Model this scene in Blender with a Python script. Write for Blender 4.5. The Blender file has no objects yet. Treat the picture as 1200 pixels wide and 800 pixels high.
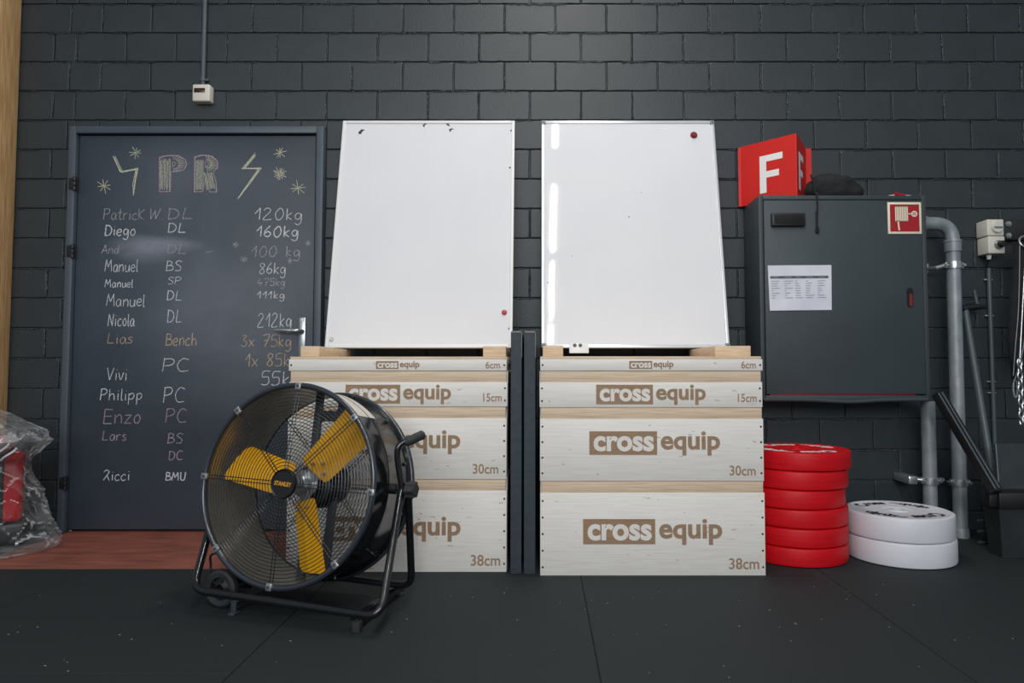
import bpy, bmesh, math, random
from mathutils import Vector, Matrix, noise

random.seed(7)
C = bpy.context.scene.collection
SC = bpy.context.scene

# ------------------------------------------------------------------ camera
F, CX, CY, HC = 800.0, 635.0, 400.0, 0.82
TILT = math.atan(37 / F)
cam_d = bpy.data.cameras.new('camera')
cam = bpy.data.objects.new('camera', cam_d)
C.objects.link(cam)
cam.location = (0, 0, HC)
cam.rotation_euler = (math.pi / 2 + TILT, 0, 0)
cam_d.sensor_width = 36
cam_d.lens = 36 * F / 1200
cam_d.shift_x = (600 - CX) / 1200
cam_d.clip_start = 0.05
SC.camera = cam

# ------------------------------------------------------------------ light
SC.view_settings.view_transform = 'Standard'
SC.view_settings.look = 'None'
SC.view_settings.gamma = 1
SC.view_settings.use_curve_mapping = False
SC.view_settings.exposure = 0.17
w = bpy.data.worlds.new('world')
SC.world = w
w.use_nodes = True
w.node_tree.nodes['Background'].inputs[0].default_value = (0.80, 0.90, 1.0, 1)
w.node_tree.nodes['Background'].inputs[1].default_value = 0.20


def lamp(x, y, z, sx, sy, power, col=(1, 0.97, 0.93)):
    d = bpy.data.lights.new('hall_light', 'AREA')
    d.shape = 'RECTANGLE'
    d.size, d.size_y = sx, sy
    d.energy = power
    d.color = col
    o = bpy.data.objects.new('hall_light', d)
    C.objects.link(o)
    o.location = (x, y, z)
    return o


# rows of ceiling tubes running towards the wall (one row above the middle, one on each side)
for y, ln in ((-3.4, 1.4), (-1.74, 1.5), (-0.09, 1.22), (1.68, 1.1)):
    lamp(0.13, y, 4.2, 0.05, ln, 44 if y < 1 else 22)
# extra tube added close to the wall so grazing light picks out the joints
lamp(0.13, 3.12, 4.4, 0.12, 0.7, 22)
for x in (-3.9, 4.2):
    for y in (-3.0, -1.2):
        lamp(x, y, 4.2, 0.12, 1.45, 9)
# broad daylight panel for unseen windows on the far side of the hall
dl = lamp(-1.0, -7.0, 3.2, 7.0, 2.2, 330, (0.9, 0.96, 1.0))
dl.rotation_euler = (math.radians(72), 0, 0)


# ------------------------------------------------------------------ pixel helpers (1200x800 frame)
def ray(u, v):
    x = (u - CX) / F
    y = (CY - v) / F
    return Vector((x, math.cos(TILT) - y * math.sin(TILT), math.sin(TILT) + y * math.cos(TILT)))


def aY(u, v, Y):
    d = ray(u, v)
    return Vector((0, 0, HC)) + d * (Y / d.y)


def aZ(u, v, z):
    d = ray(u, v)
    return Vector((0, 0, HC)) + d * ((z - HC) / d.z)


# ------------------------------------------------------------------ materials
def lin(c):
    def f(v):
        v /= 255.0
        return v / 12.92 if v <= 0.04045 else ((v + 0.055) / 1.055) ** 2.4
    return (f(c[0]), f(c[1]), f(c[2]), 1)


def mat(name, col, rough=0.5, col2=None, scale=8.0, stretch=(1, 1, 1), bump=0.0, bscale=60.0, metal=0.0,
        spec=0.5, lo=0.35, hi=0.65, bdist=0.002, coat=0.0):
    m = bpy.data.materials.new(name)
    m.use_nodes = True
    nt = m.node_tree
    p = nt.nodes['Principled BSDF']
    p.inputs['Base Color'].default_value = lin(col)
    p.inputs['Roughness'].default_value = rough
    p.inputs['Metallic'].default_value = metal
    p.inputs['Specular IOR Level'].default_value = spec
    p.inputs['Coat Weight'].default_value = coat
    tc = nt.nodes.new('ShaderNodeTexCoord')
    if col2:
        mp = nt.nodes.new('ShaderNodeMapping')
        mp.inputs['Scale'].default_value = stretch
        nt.links.new(tc.outputs['Object'], mp.inputs[0])
        n = nt.nodes.new('ShaderNodeTexNoise')
        n.inputs['Scale'].default_value = scale
        n.inputs['Detail'].default_value = 6
        nt.links.new(mp.outputs[0], n.inputs['Vector'])
        r = nt.nodes.new('ShaderNodeValToRGB')
        r.color_ramp.elements[0].position = lo
        r.color_ramp.elements[1].position = hi
        r.color_ramp.elements[0].color = lin(col)
        r.color_ramp.elements[1].color = lin(col2)
        nt.links.new(n.outputs['Fac'], r.inputs[0])
        nt.links.new(r.outputs[0], p.inputs['Base Color'])
    if bump:
        n2 = nt.nodes.new('ShaderNodeTexNoise')
        n2.inputs['Scale'].default_value = bscale
        n2.inputs['Detail'].default_value = 5
        nt.links.new(tc.outputs['Object'], n2.inputs['Vector'])
        b = nt.nodes.new('ShaderNodeBump')
        b.inputs['Strength'].default_value = bump
        b.inputs['Distance'].default_value = bdist
        nt.links.new(n2.outputs['Fac'], b.inputs['Height'])
        nt.links.new(b.outputs[0], p.inputs['Normal'])
    return m


M = {}
M['brick'] = mat('painted_brick', (33, 41, 45), 0.5, (39, 47, 51), 5, bump=0.5, bscale=90, spec=0.6)
M['mortar'] = mat('painted_mortar', (46, 54, 58), 0.34, (58, 66, 70), 60, bump=0.8, bscale=110, bdist=0.01, spec=0.6)
M['frame'] = mat('door_frame_paint', (70, 79, 88), 0.45, (76, 85, 94), 3)
M['cab'] = mat('cabinet_paint', (56, 64, 68), 0.5, (60, 69, 73), 4, bump=0.25, bscale=400, spec=0.4)
M['black'] = mat('black_plastic', (20, 22, 23), 0.45)
M['blackmetal'] = mat('black_gloss_paint', (20, 22, 25), 0.13, (23, 25, 28), 6, spec=0.7)
M['rim'] = mat('rim_paint', (44, 50, 58), 0.22, spec=0.7)
M['gap'] = mat('dark_gap', (10, 11, 12), 0.8)
M['rubber'] = mat('rubber', (38, 41, 43), 0.7, (46, 49, 51), 30)
M['matrub'] = mat('rubber_mat', (27, 34, 36), 0.75, (36, 43, 45), 260, bump=0.6, bscale=420, spec=0.35, lo=0.4, hi=0.75)
M['matedge'] = mat('mat_seam', (22, 25, 26), 0.9)
M['mark'] = mat('chalk_specks', (150, 155, 155), 0.9)
M['red_floor'] = mat('red_floor_paint', (158, 92, 74), 0.42, (112, 66, 54), 7, (0.7, 2.6, 1), lo=0.28, hi=0.74, bump=0.15, bscale=40)
M['white_ply'] = mat('whitewashed_plywood', (226, 222, 216), 0.6, (214, 206, 198), 5, (1.2, 6, 26), lo=0.4, hi=0.8, bump=0.1, bscale=120)
M['ply'] = mat('natural_plywood', (220, 198, 173), 0.6, (190, 164, 137), 6, (1.0, 10, 60), lo=0.38, hi=0.66)
M['pine'] = mat('pine', (214, 176, 126), 0.55, (178, 134, 86), 7, (14, 14, 0.8), lo=0.35, hi=0.68)
M['block'] = mat('pale_wood_block', (220, 196, 166), 0.6, (200, 170, 138), 7, (2, 6, 30))
M['brand'] = mat('branded_brown', (158, 129, 102), 0.65, (140, 112, 86), 8, (1, 5, 24))
M['scuff'] = mat('wood_scuffs', (118, 112, 106), 0.7, (160, 152, 142), 60)
M['screw'] = mat('dark_screw', (48, 44, 42), 0.5, metal=0.5)
M['wb'] = mat('whiteboard_enamel', (226, 226, 228), 0.04, (223, 223, 226), 3, spec=0.14)
M['wbframe'] = mat('white_frame', (228, 227, 226), 0.35)
M['alu'] = mat('aluminium_frame', (218, 219, 222), 0.3, metal=0.35)
M['grey_plastic'] = mat('grey_plastic', (128, 134, 140), 0.4)
M['magnet'] = mat('red_magnet', (176, 22, 34), 0.35)
M['magnet2'] = mat('dark_red_magnet', (128, 28, 38), 0.4)
M['dark_tape'] = mat('dark_tape', (46, 58, 60), 0.6)
M['foam'] = mat('dark_fabric_board', (50, 59, 66), 0.8, (58, 67, 74), 40, (1, 1, 1), bump=0.4, bscale=500)
M['foamedge'] = mat('worn_edge', (132, 132, 126), 0.8)
M['redplate'] = mat('red_bumper', (206, 14, 26), 0.45, (190, 12, 24), 5, (1, 1, 14), spec=0.3)
M['whiteplate'] = mat('white_bumper', (214, 214, 221), 0.42, (207, 207, 212), 4)
M['white'] = mat('white_paint', (236, 234, 232), 0.5)
M['print_black'] = mat('black_print', (22, 22, 24), 0.5)
M['steel'] = mat('steel', (180, 182, 184), 0.3, metal=0.8)
M['galv'] = mat('galvanised', (158, 165, 168), 0.45, (124, 132, 136), 22, (1, 1, 0.5), metal=0.25, lo=0.3, hi=0.7)
M['chrome'] = mat('bright_clamp', (200, 203, 206), 0.25, metal=0.8)
M['sign_red'] = mat('sign_red', (212, 38, 30), 0.4, (204, 34, 28), 5)
M['label_red'] = mat('label_red', (168, 10, 30), 0.45)
M['cream'] = mat('photolum_cream', (232, 224, 200), 0.5)
M['paper'] = mat('paper', (222, 222, 230), 0.7, (208, 208, 220), 9, bump=0.3, bscale=14, bdist=0.004)
M['ink'] = mat('faint_ink', (150, 152, 164), 0.7)
M['inkdark'] = mat('dark_ink', (82, 86, 94), 0.7)
M['cloth'] = mat('black_cloth', (24, 25, 27), 0.9, (32, 33, 35), 20, bump=0.5, bscale=300)
M['beige'] = mat('white_switch', (214, 210, 198), 0.45, (206, 201, 188), 9)
M['offwhite'] = mat('off_white_plastic', (222, 214, 200), 0.45)
M['display'] = mat('dark_red_display', (58, 22, 26), 0.25)
M['yellow'] = mat('yellow_blade', (238, 172, 12), 0.35, (228, 160, 8), 6)
M['drum_in'] = mat('drum_inside', (150, 146, 136), 0.33, (132, 129, 121), 5, (1, 1, 1), metal=0.65)
M['wire'] = mat('guard_wire', (46, 50, 54), 0.25, metal=0.4, spec=0.7)
M['darkgrey'] = mat('dark_grey_metal', (58, 65, 72), 0.45)
M['sticker'] = mat('sticker', (214, 208, 198), 0.5, (200, 194, 184), 12)
M['gold'] = mat('yellow_print', (214, 150, 40), 0.5)
M['redvinyl'] = mat('red_vinyl', (176, 22, 26), 0.38, (158, 18, 22), 8, bump=0.2, bscale=30)
M['darktool'] = mat('dark_tool_paint', (74, 84, 88), 0.4)
M['darkbox'] = mat('dark_box', (34, 39, 41), 0.55, (40, 45, 47), 12)


def chalk(name, col, dens):
    m = bpy.data.materials.new(name)
    m.use_nodes = True
    nt = m.node_tree
    p = nt.nodes['Principled BSDF']
    p.inputs['Base Color'].default_value = lin(col)
    p.inputs['Roughness'].default_value = 0.95
    p.inputs['Specular IOR Level'].default_value = 0.05
    tr = nt.nodes.new('ShaderNodeBsdfTransparent')
    mx = nt.nodes.new('ShaderNodeMixShader')
    tc = nt.nodes.new('ShaderNodeTexCoord')
    n = nt.nodes.new('ShaderNodeTexNoise')
    n.inputs['Scale'].default_value = 150
    n.inputs['Detail'].default_value = 3
    r = nt.nodes.new('ShaderNodeMapRange')
    r.inputs[1].default_value = 0.35
    r.inputs[2].default_value = 0.6
    r.inputs[3].default_value = dens * 0.45
    r.inputs[4].default_value = dens
    nt.links.new(tc.outputs['Object'], n.inputs['Vector'])
    nt.links.new(n.outputs['Fac'], r.inputs[0])
    nt.links.new(r.outputs[0], mx.inputs[0])
    nt.links.new(tr.outputs[0], mx.inputs[1])
    nt.links.new(p.outputs[0], mx.inputs[2])
    nt.links.new(mx.outputs[0], nt.nodes['Material Output'].inputs[0])
    return m


M['ch_white'] = chalk('chalk_white', (226, 226, 230), 0.92)
M['ch_mid'] = chalk('chalk_grey', (206, 208, 212), 0.7)
M['ch_faint'] = chalk('chalk_faint', (206, 200, 208), 0.62)
M['ch_yellow'] = chalk('chalk_yellow', (224, 223, 192), 0.78)
M['ch_pink'] = chalk('chalk_pink', (206, 176, 194), 0.72)
M['ch_orange'] = chalk('chalk_orange', (224, 192, 160), 0.75)


def door_material():
    """blackboard paint with rubbed chalk dust: a broad haze over the upper half and one dense smear"""
    m = mat('blackboard_paint', (52, 60, 69), 0.48, (57, 65, 74), 3, spec=0.45)
    nt = m.node_tree
    p = nt.nodes['Principled BSDF']
    base = p.inputs['Base Color'].links[0].from_socket
    tc = nt.nodes.new('ShaderNodeTexCoord')

    def blob(c, sz, rotz=0.0):
        mp = nt.nodes.new('ShaderNodeMapping')
        mp.vector_type = 'TEXTURE'
        mp.inputs['Location'].default_value = c
        mp.inputs['Scale'].default_value = sz
        mp.inputs['Rotation'].default_value = (0, rotz, 0)
        nt.links.new(tc.outputs['Object'], mp.inputs[0])
        g = nt.nodes.new('ShaderNodeTexGradient')
        g.gradient_type = 'SPHERICAL'
        nt.links.new(mp.outputs[0], g.inputs[0])
        return g.outputs['Fac']

    def noisy(sock, scale, st, amt):
        mp = nt.nodes.new('ShaderNodeMapping')
        mp.inputs['Scale'].default_value = st
        nt.links.new(tc.outputs['Object'], mp.inputs[0])
        n = nt.nodes.new('ShaderNodeTexNoise')
        n.inputs['Scale'].default_value = scale
        n.inputs['Detail'].default_value = 5
        n.inputs['Distortion'].default_value = 0.8
        nt.links.new(mp.outputs[0], n.inputs['Vector'])
        a = nt.nodes.new('ShaderNodeMath'); a.operation = 'MULTIPLY'
        nt.links.new(sock, a.inputs[0]); nt.links.new(n.outputs['Fac'], a.inputs[1])
        b = nt.nodes.new('ShaderNodeMath'); b.operation = 'MULTIPLY'
        nt.links.new(a.outputs[0], b.inputs[0]); b.inputs[1].default_value = amt
        b.use_clamp = True
        return b.outputs[0]

    cur = base
    # door thing origin is its bottom middle: local x, z
    for c, sz, rot, sc, st, amt in (
            ((-0.02, 0, 1.35), (0.75, 1, 0.85), 0.0, 2.2, (1, 1, 1.4), 0.26),
            ((-0.12, 0, 1.86), (0.62, 1, 0.30), 0.0, 3.0, (1, 1, 1), 0.14),
            ((-0.28, 0, 1.475), (0.20, 1, 0.085), 0.1, 6, (1, 1, 2), 0.85),
            ((-0.16, 0, 1.50), (0.22, 1, 0.05), 0.06, 8, (1, 1, 3), 0.7),
            ((0.10, 0, 1.05), (0.62, 1, 0.42), 0.5, 3, (1, 1, 2), 0.22)):
        f = noisy(blob(c, sz, rot), sc, st, amt)
        mx = nt.nodes.new('ShaderNodeMixRGB')
        nt.links.new(f, mx.inputs[0])
        nt.links.new(cur, mx.inputs[1])
        mx.inputs[2].default_value = lin((168, 172, 184))
        cur = mx.outputs[0]
    nt.links.new(cur, p.inputs['Base Color'])
    return m


def plastic_film(name, op0, op1):
    m = bpy.data.materials.new(name)
    m.use_nodes = True
    nt = m.node_tree
    p = nt.nodes['Principled BSDF']
    p.inputs['Base Color'].default_value = (0.75, 0.77, 0.78, 1)
    p.inputs['Roughness'].default_value = 0.14
    p.inputs['Specular IOR Level'].default_value = 1.0
    p.inputs['Coat Weight'].default_value = 0.6
    tr = nt.nodes.new('ShaderNodeBsdfTransparent')
    tr.inputs[0].default_value = (0.95, 0.96, 0.97, 1)
    mx = nt.nodes.new('ShaderNodeMixShader')
    tc = nt.nodes.new('ShaderNodeTexCoord')
    # crumple: creased facets
    v = nt.nodes.new('ShaderNodeTexVoronoi')
    v.inputs['Scale'].default_value = 11
    n = nt.nodes.new('ShaderNodeTexNoise')
    n.inputs['Scale'].default_value = 5
    ad = nt.nodes.new('ShaderNodeMixRGB')
    ad.inputs[0].default_value = 0.18
    nt.links.new(tc.outputs['Object'], n.inputs['Vector'])
    nt.links.new(tc.outputs['Object'], ad.inputs[1])
    nt.links.new(n.outputs['Color'], ad.inputs[2])
    nt.links.new(ad.outputs[0], v.inputs['Vector'])
    b = nt.nodes.new('ShaderNodeBump')
    b.inputs['Strength'].default_value = 0.9
    b.inputs['Distance'].default_value = 0.05
    nt.links.new(v.outputs['Distance'], b.inputs['Height'])
    nt.links.new(b.outputs[0], p.inputs['Normal'])
    lw = nt.nodes.new('ShaderNodeLayerWeight')
    lw.inputs['Blend'].default_value = 0.35
    nt.links.new(b.outputs[0], lw.inputs['Normal'])
    r = nt.nodes.new('ShaderNodeMapRange')
    r.inputs[1].default_value = 0.0
    r.inputs[2].default_value = 1.0
    r.inputs[3].default_value = op0
    r.inputs[4].default_value = op1
    nt.links.new(lw.outputs['Facing'], r.inputs[0])
    nt.links.new(r.outputs[0], mx.inputs[0])
    nt.links.new(tr.outputs[0], mx.inputs[1])
    nt.links.new(p.outputs[0], mx.inputs[2])
    nt.links.new(mx.outputs[0], nt.nodes['Material Output'].inputs[0])
    return m


M['film'] = plastic_film('clear_plastic_film', 0.02, 0.34)
M['film_crease'] = plastic_film('creased_plastic_film', 0.30, 0.62)


# ------------------------------------------------------------------ mesh builder (all in world coordinates)
class B:
    def __init__(self):
        self.v = []
        self.f = []
        self.mi = []
        self.slot = 0

    def add(self, vs, fs, M_=None):
        o = len(self.v)
        for p in vs:
            p = Vector(p)
            self.v.append(M_ @ p if M_ else p)
        for f in fs:
            self.f.append([i + o for i in f])
            self.mi.append(self.slot)
        return self

    def addbm(self, bm, M_=None):
        bm.verts.ensure_lookup_table()
        bm.verts.index_update()
        self.add([v.co.copy() for v in bm.verts], [[v.index for v in f.verts] for f in bm.faces], M_)
        bm.free()
        return self

    def box(self, lo, hi, bev=0.0, seg=2, M_=None):
        lo, hi = Vector(lo), Vector(hi)
        bm = bmesh.new()
        bmesh.ops.create_cube(bm, size=1)
        for v in bm.verts:
            v.co = Vector([(lo[i] + hi[i]) / 2 + v.co[i] * (hi[i] - lo[i]) for i in range(3)])
        if bev:
            bmesh.ops.bevel(bm, geom=bm.edges[:], offset=bev, segments=seg, affect='EDGES', profile=0.5)
        return self.addbm(bm, M_)

    def cyl(self, p0, p1, r0, r1=None, n=20, bev=0.0):
        p0, p1 = Vector(p0), Vector(p1)
        r1 = r0 if r1 is None else r1
        L = (p1 - p0).length
        pr = [(0, 0), (r0 - bev, 0)] + ([(r0, bev), (r1, L - bev)] if bev else [(r0, 0), (r1, L)][0:0] + [(r1, L)]) + [(r1 - bev, L), (0, L)]
        if not bev:
            pr = [(0, 0), (r0, 0), (r1, L), (0, L)]
        q = (p1 - p0).to_track_quat('Z', 'Y').to_matrix().to_4x4()
        return self.lathe(pr, n, Matrix.Translation(p0) @ q)

    def lathe(self, prof, n=32, M_=None, closed=False):
        vs, fs, rows = [], [], []
        for (r, z) in prof:
            if r < 1e-6:
                rows.append([len(vs)])
                vs.append((0, 0, z))
            else:
                rows.append(list(range(len(vs), len(vs) + n)))
                for i in range(n):
                    a = 2 * math.pi * i / n
                    vs.append((r * math.cos(a), r * math.sin(a), z))
        pairs = list(zip(rows, rows[1:]))
        if closed:
            pairs.append((rows[-1], rows[0]))
        for a, b in pairs:
            if len(a) == 1 and len(b) == 1:
                continue
            for i in range(n):
                j = (i + 1) % n
                if len(a) == 1:
                    fs.append([a[0], b[j], b[i]])
                elif len(b) == 1:
                    fs.append([a[i], a[j], b[0]])
                else:
                    fs.append([a[i], a[j], b[j], b[i]])
        return self.add(vs, fs, M_)

    def tube(self, pts, r, n=10, closed=False, caps=True, flat=None):
        pts = [Vector(p) for p in pts]
        k = len(pts)
        tans = []
        for i in range(k):
            a = pts[(i - 1) % k] if (closed or i > 0) else pts[i]
            b = pts[(i + 1) % k] if (closed or i < k - 1) else pts[i]
            tans.append((b - a).normalized())
        t0 = tans[0]
        up = Vector((0, 0, 1)) if abs(t0.z) < 0.9 else Vector((1, 0, 0))
        nx = t0.cross(up).normalized()
        vs, fs = [], []
        for i in range(k):
            t = tans[i]
            nx = (nx - t * nx.dot(t)).normalized()
            ny = t.cross(nx)
            rr = r[i] if isinstance(r, (list, tuple)) else r
            for j in range(n):
                a = 2 * math.pi * j / n
                vs.append(pts[i] + nx * (math.cos(a) * rr) + ny * (math.sin(a) * rr * (flat or 1)))
        for i in range(k if closed else k - 1):
            i2 = (i + 1) % k
            for j in range(n):
                j2 = (j + 1) % n
                fs.append([i * n + j, i * n + j2, i2 * n + j2, i2 * n + j])
        if caps and not closed:
            fs.append(list(range(n))[::-1])
            fs.append([(k - 1) * n + j for j in range(n)])
        return self.add(vs, fs)

    def prism(self, poly, t, M_):
        """polygon in local x,y extruded along local z by t"""
        n = len(poly)
        vs = [(x, y, 0) for x, y in poly] + [(x, y, t) for x, y in poly]
        fs = [list(range(n))[::-1], list(range(n, 2 * n))]
        for i in range(n):
            j = (i + 1) % n
            fs.append([i, j, n + j, n + i])
        return self.add(vs, fs, M_)

    def stroke(self, pts, w, M_, z=0.0):
        """flat ribbon along a polyline in local x,y"""
        pts = [Vector((p[0], p[1])) for p in pts]
        k = len(pts)
        for i in range(1, k - 1):
            d1, d2 = pts[i] - pts[i - 1], pts[i + 1] - pts[i]
            if d1.length > 1e-9 and d2.length > 1e-9 and d1.normalized().dot(d2.normalized()) < 0.45:
                self.stroke(pts[:i + 1], w, M_, z)
                return self.stroke(pts[i:], w, M_, z + 0.0001)
        vs, fs = [], []
        for i in range(k):
            a, b = pts[max(i - 1, 0)], pts[min(i + 1, k - 1)]
            d = b - a
            d = d.normalized() if d.length > 1e-9 else Vector((1, 0))
            nn = Vector((-d.y, d.x)) * (w / 2)
            vs += [(pts[i].x + nn.x, pts[i].y + nn.y, z), (pts[i].x - nn.x, pts[i].y - nn.y, z)]
        for i in range(k - 1):
            fs.append([2 * i, 2 * i + 1, 2 * i + 3, 2 * i + 2])
        return self.add(vs, fs, M_)


ROOTM = {}


def root_of(o):
    while o.parent:
        o = o.parent
    return o


def obj(name, b, m, parent=None, smooth=40):
    me = bpy.data.meshes.new(name)
    vs = b.v
    if parent is not None:
        inv = ROOTM[root_of(parent).name].inverted()
        vs = [inv @ v for v in vs]
    me.from_pydata([tuple(v) for v in vs], [], b.f)
    ms = m if isinstance(m, (list, tuple)) else [m]
    for mm in ms:
        me.materials.append(mm)
    bm = bmesh.new()
    bm.from_mesh(me)
    bmesh.ops.recalc_face_normals(bm, faces=bm.faces[:])
    bm.to_mesh(me)
    bm.free()
    if len(ms) > 1:
        me.polygons.foreach_set('material_index', b.mi)
    if smooth:
        me.polygons.foreach_set('use_smooth', [True] * len(me.polygons))
        me.set_sharp_from_angle(angle=math.radians(smooth))
    o = bpy.data.objects.new(name, me)
    C.objects.link(o)
    if parent is not None:
        o.parent = parent
    else:
        ROOTM[o.name] = Matrix.Identity(4)
    return o


def tag(o, label=None, cat=None, group=None, kind=None):
    for k, v in (('label', label), ('category', cat), ('group', group), ('kind', kind)):
        if v:
            o[k] = v
    return o


def thing(name, label, cat, loc=(0, 0, 0), rot=(0, 0, 0), group=None, kind=None):
    o = bpy.data.objects.new(name, None)
    o.empty_display_size = 0.1
    C.objects.link(o)
    o.location = loc
    o.rotation_euler = rot
    from mathutils import Euler
    ROOTM[o.name] = Matrix.LocRotScale(Vector(loc), Euler(rot), None)
    return tag(o, label, cat, group, kind)


def arc_path(pts, rad, n=6):
    """polyline with rounded corners"""
    pts = [Vector(p) for p in pts]
    out = [pts[0]]
    for i in range(1, len(pts) - 1):
        p, a, c = pts[i], pts[i - 1], pts[i + 1]
        d1, d2 = (a - p), (c - p)
        r = min(rad, d1.length * 0.49, d2.length * 0.49)
        s, e = p + d1.normalized() * r, p + d2.normalized() * r
        for k in range(n + 1):
            t = k / n
            out.append(s * (1 - t) ** 2 + p * 2 * t * (1 - t) + e * t * t)
    out.append(pts[-1])
    return out


_txt = {}


def text_geo(s, offset=0.0):
    key = (s, offset)
    if key not in _txt:
        cu = bpy.data.curves.new('lettering', 'FONT')
        cu.body = s
        cu.size = 1
        cu.offset = offset
        cu.resolution_u = 5
        o = bpy.data.objects.new('lettering', cu)
        C.objects.link(o)
        dg = bpy.context.evaluated_depsgraph_get()
        me = bpy.data.meshes.new_from_object(o.evaluated_get(dg))
        vs = [v.co.copy() for v in me.vertices]
        fs = [list(p.vertices) for p in me.polygons]
        bpy.data.objects.remove(o)
        bpy.data.curves.remove(cu)
        bpy.data.meshes.remove(me)
        x0, x1 = min(v.x for v in vs), max(v.x for v in vs)
        y0, y1 = min(v.y for v in vs), max(v.y for v in vs)
        _txt[key] = ([((v.x - x0) / (x1 - x0), (v.y - y0) / (y1 - y0)) for v in vs], fs)
    return _txt[key]


def put_text(b, s, x0, x1, y0, y1, M_, z=0.0, offset=0.0, fn=None):
    vs, fs = text_geo(s, offset)
    if fn:
        return b.add([fn(x, y) for x, y in vs], fs, M_)
    return b.add([(x0 + x * (x1 - x0), y0 + y * (y1 - y0), z) for x, y in vs], fs, M_)


def front(Y):
    """local x->world x, local y->world z, local z-> towards the camera (-Y), on plane Y"""
    return Matrix(((1, 0, 0, 0), (0, 0, -1, Y), (0, 1, 0, 0), (0, 0, 0, 1)))


# =================================================================== STRUCTURE
WALL = 3.60
XB = [aY(621 + 59.75 * k + 0.08 * k * k, 57, WALL).x for k in range(-20, 21)]
XA = XB
XH = [aY(621 + 59.75 * (k + .5) + 0.08 * (k + .5) ** 2, 57, WALL).x for k in range(-20, 21)]
sx = lambda u: aY(u, 57, WALL).x
XA = sorted([x for x in XA if x > sx(75) or x < sx(30)] + [sx(64)])
XH = sorted([x for x in XH if x > sx(100) or x < sx(60)] + [sx(82)])
DOOR = (-2.50, -1.155, 2.125)
JZ = lambda k: 2.811 - 0.1595 * k


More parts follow.
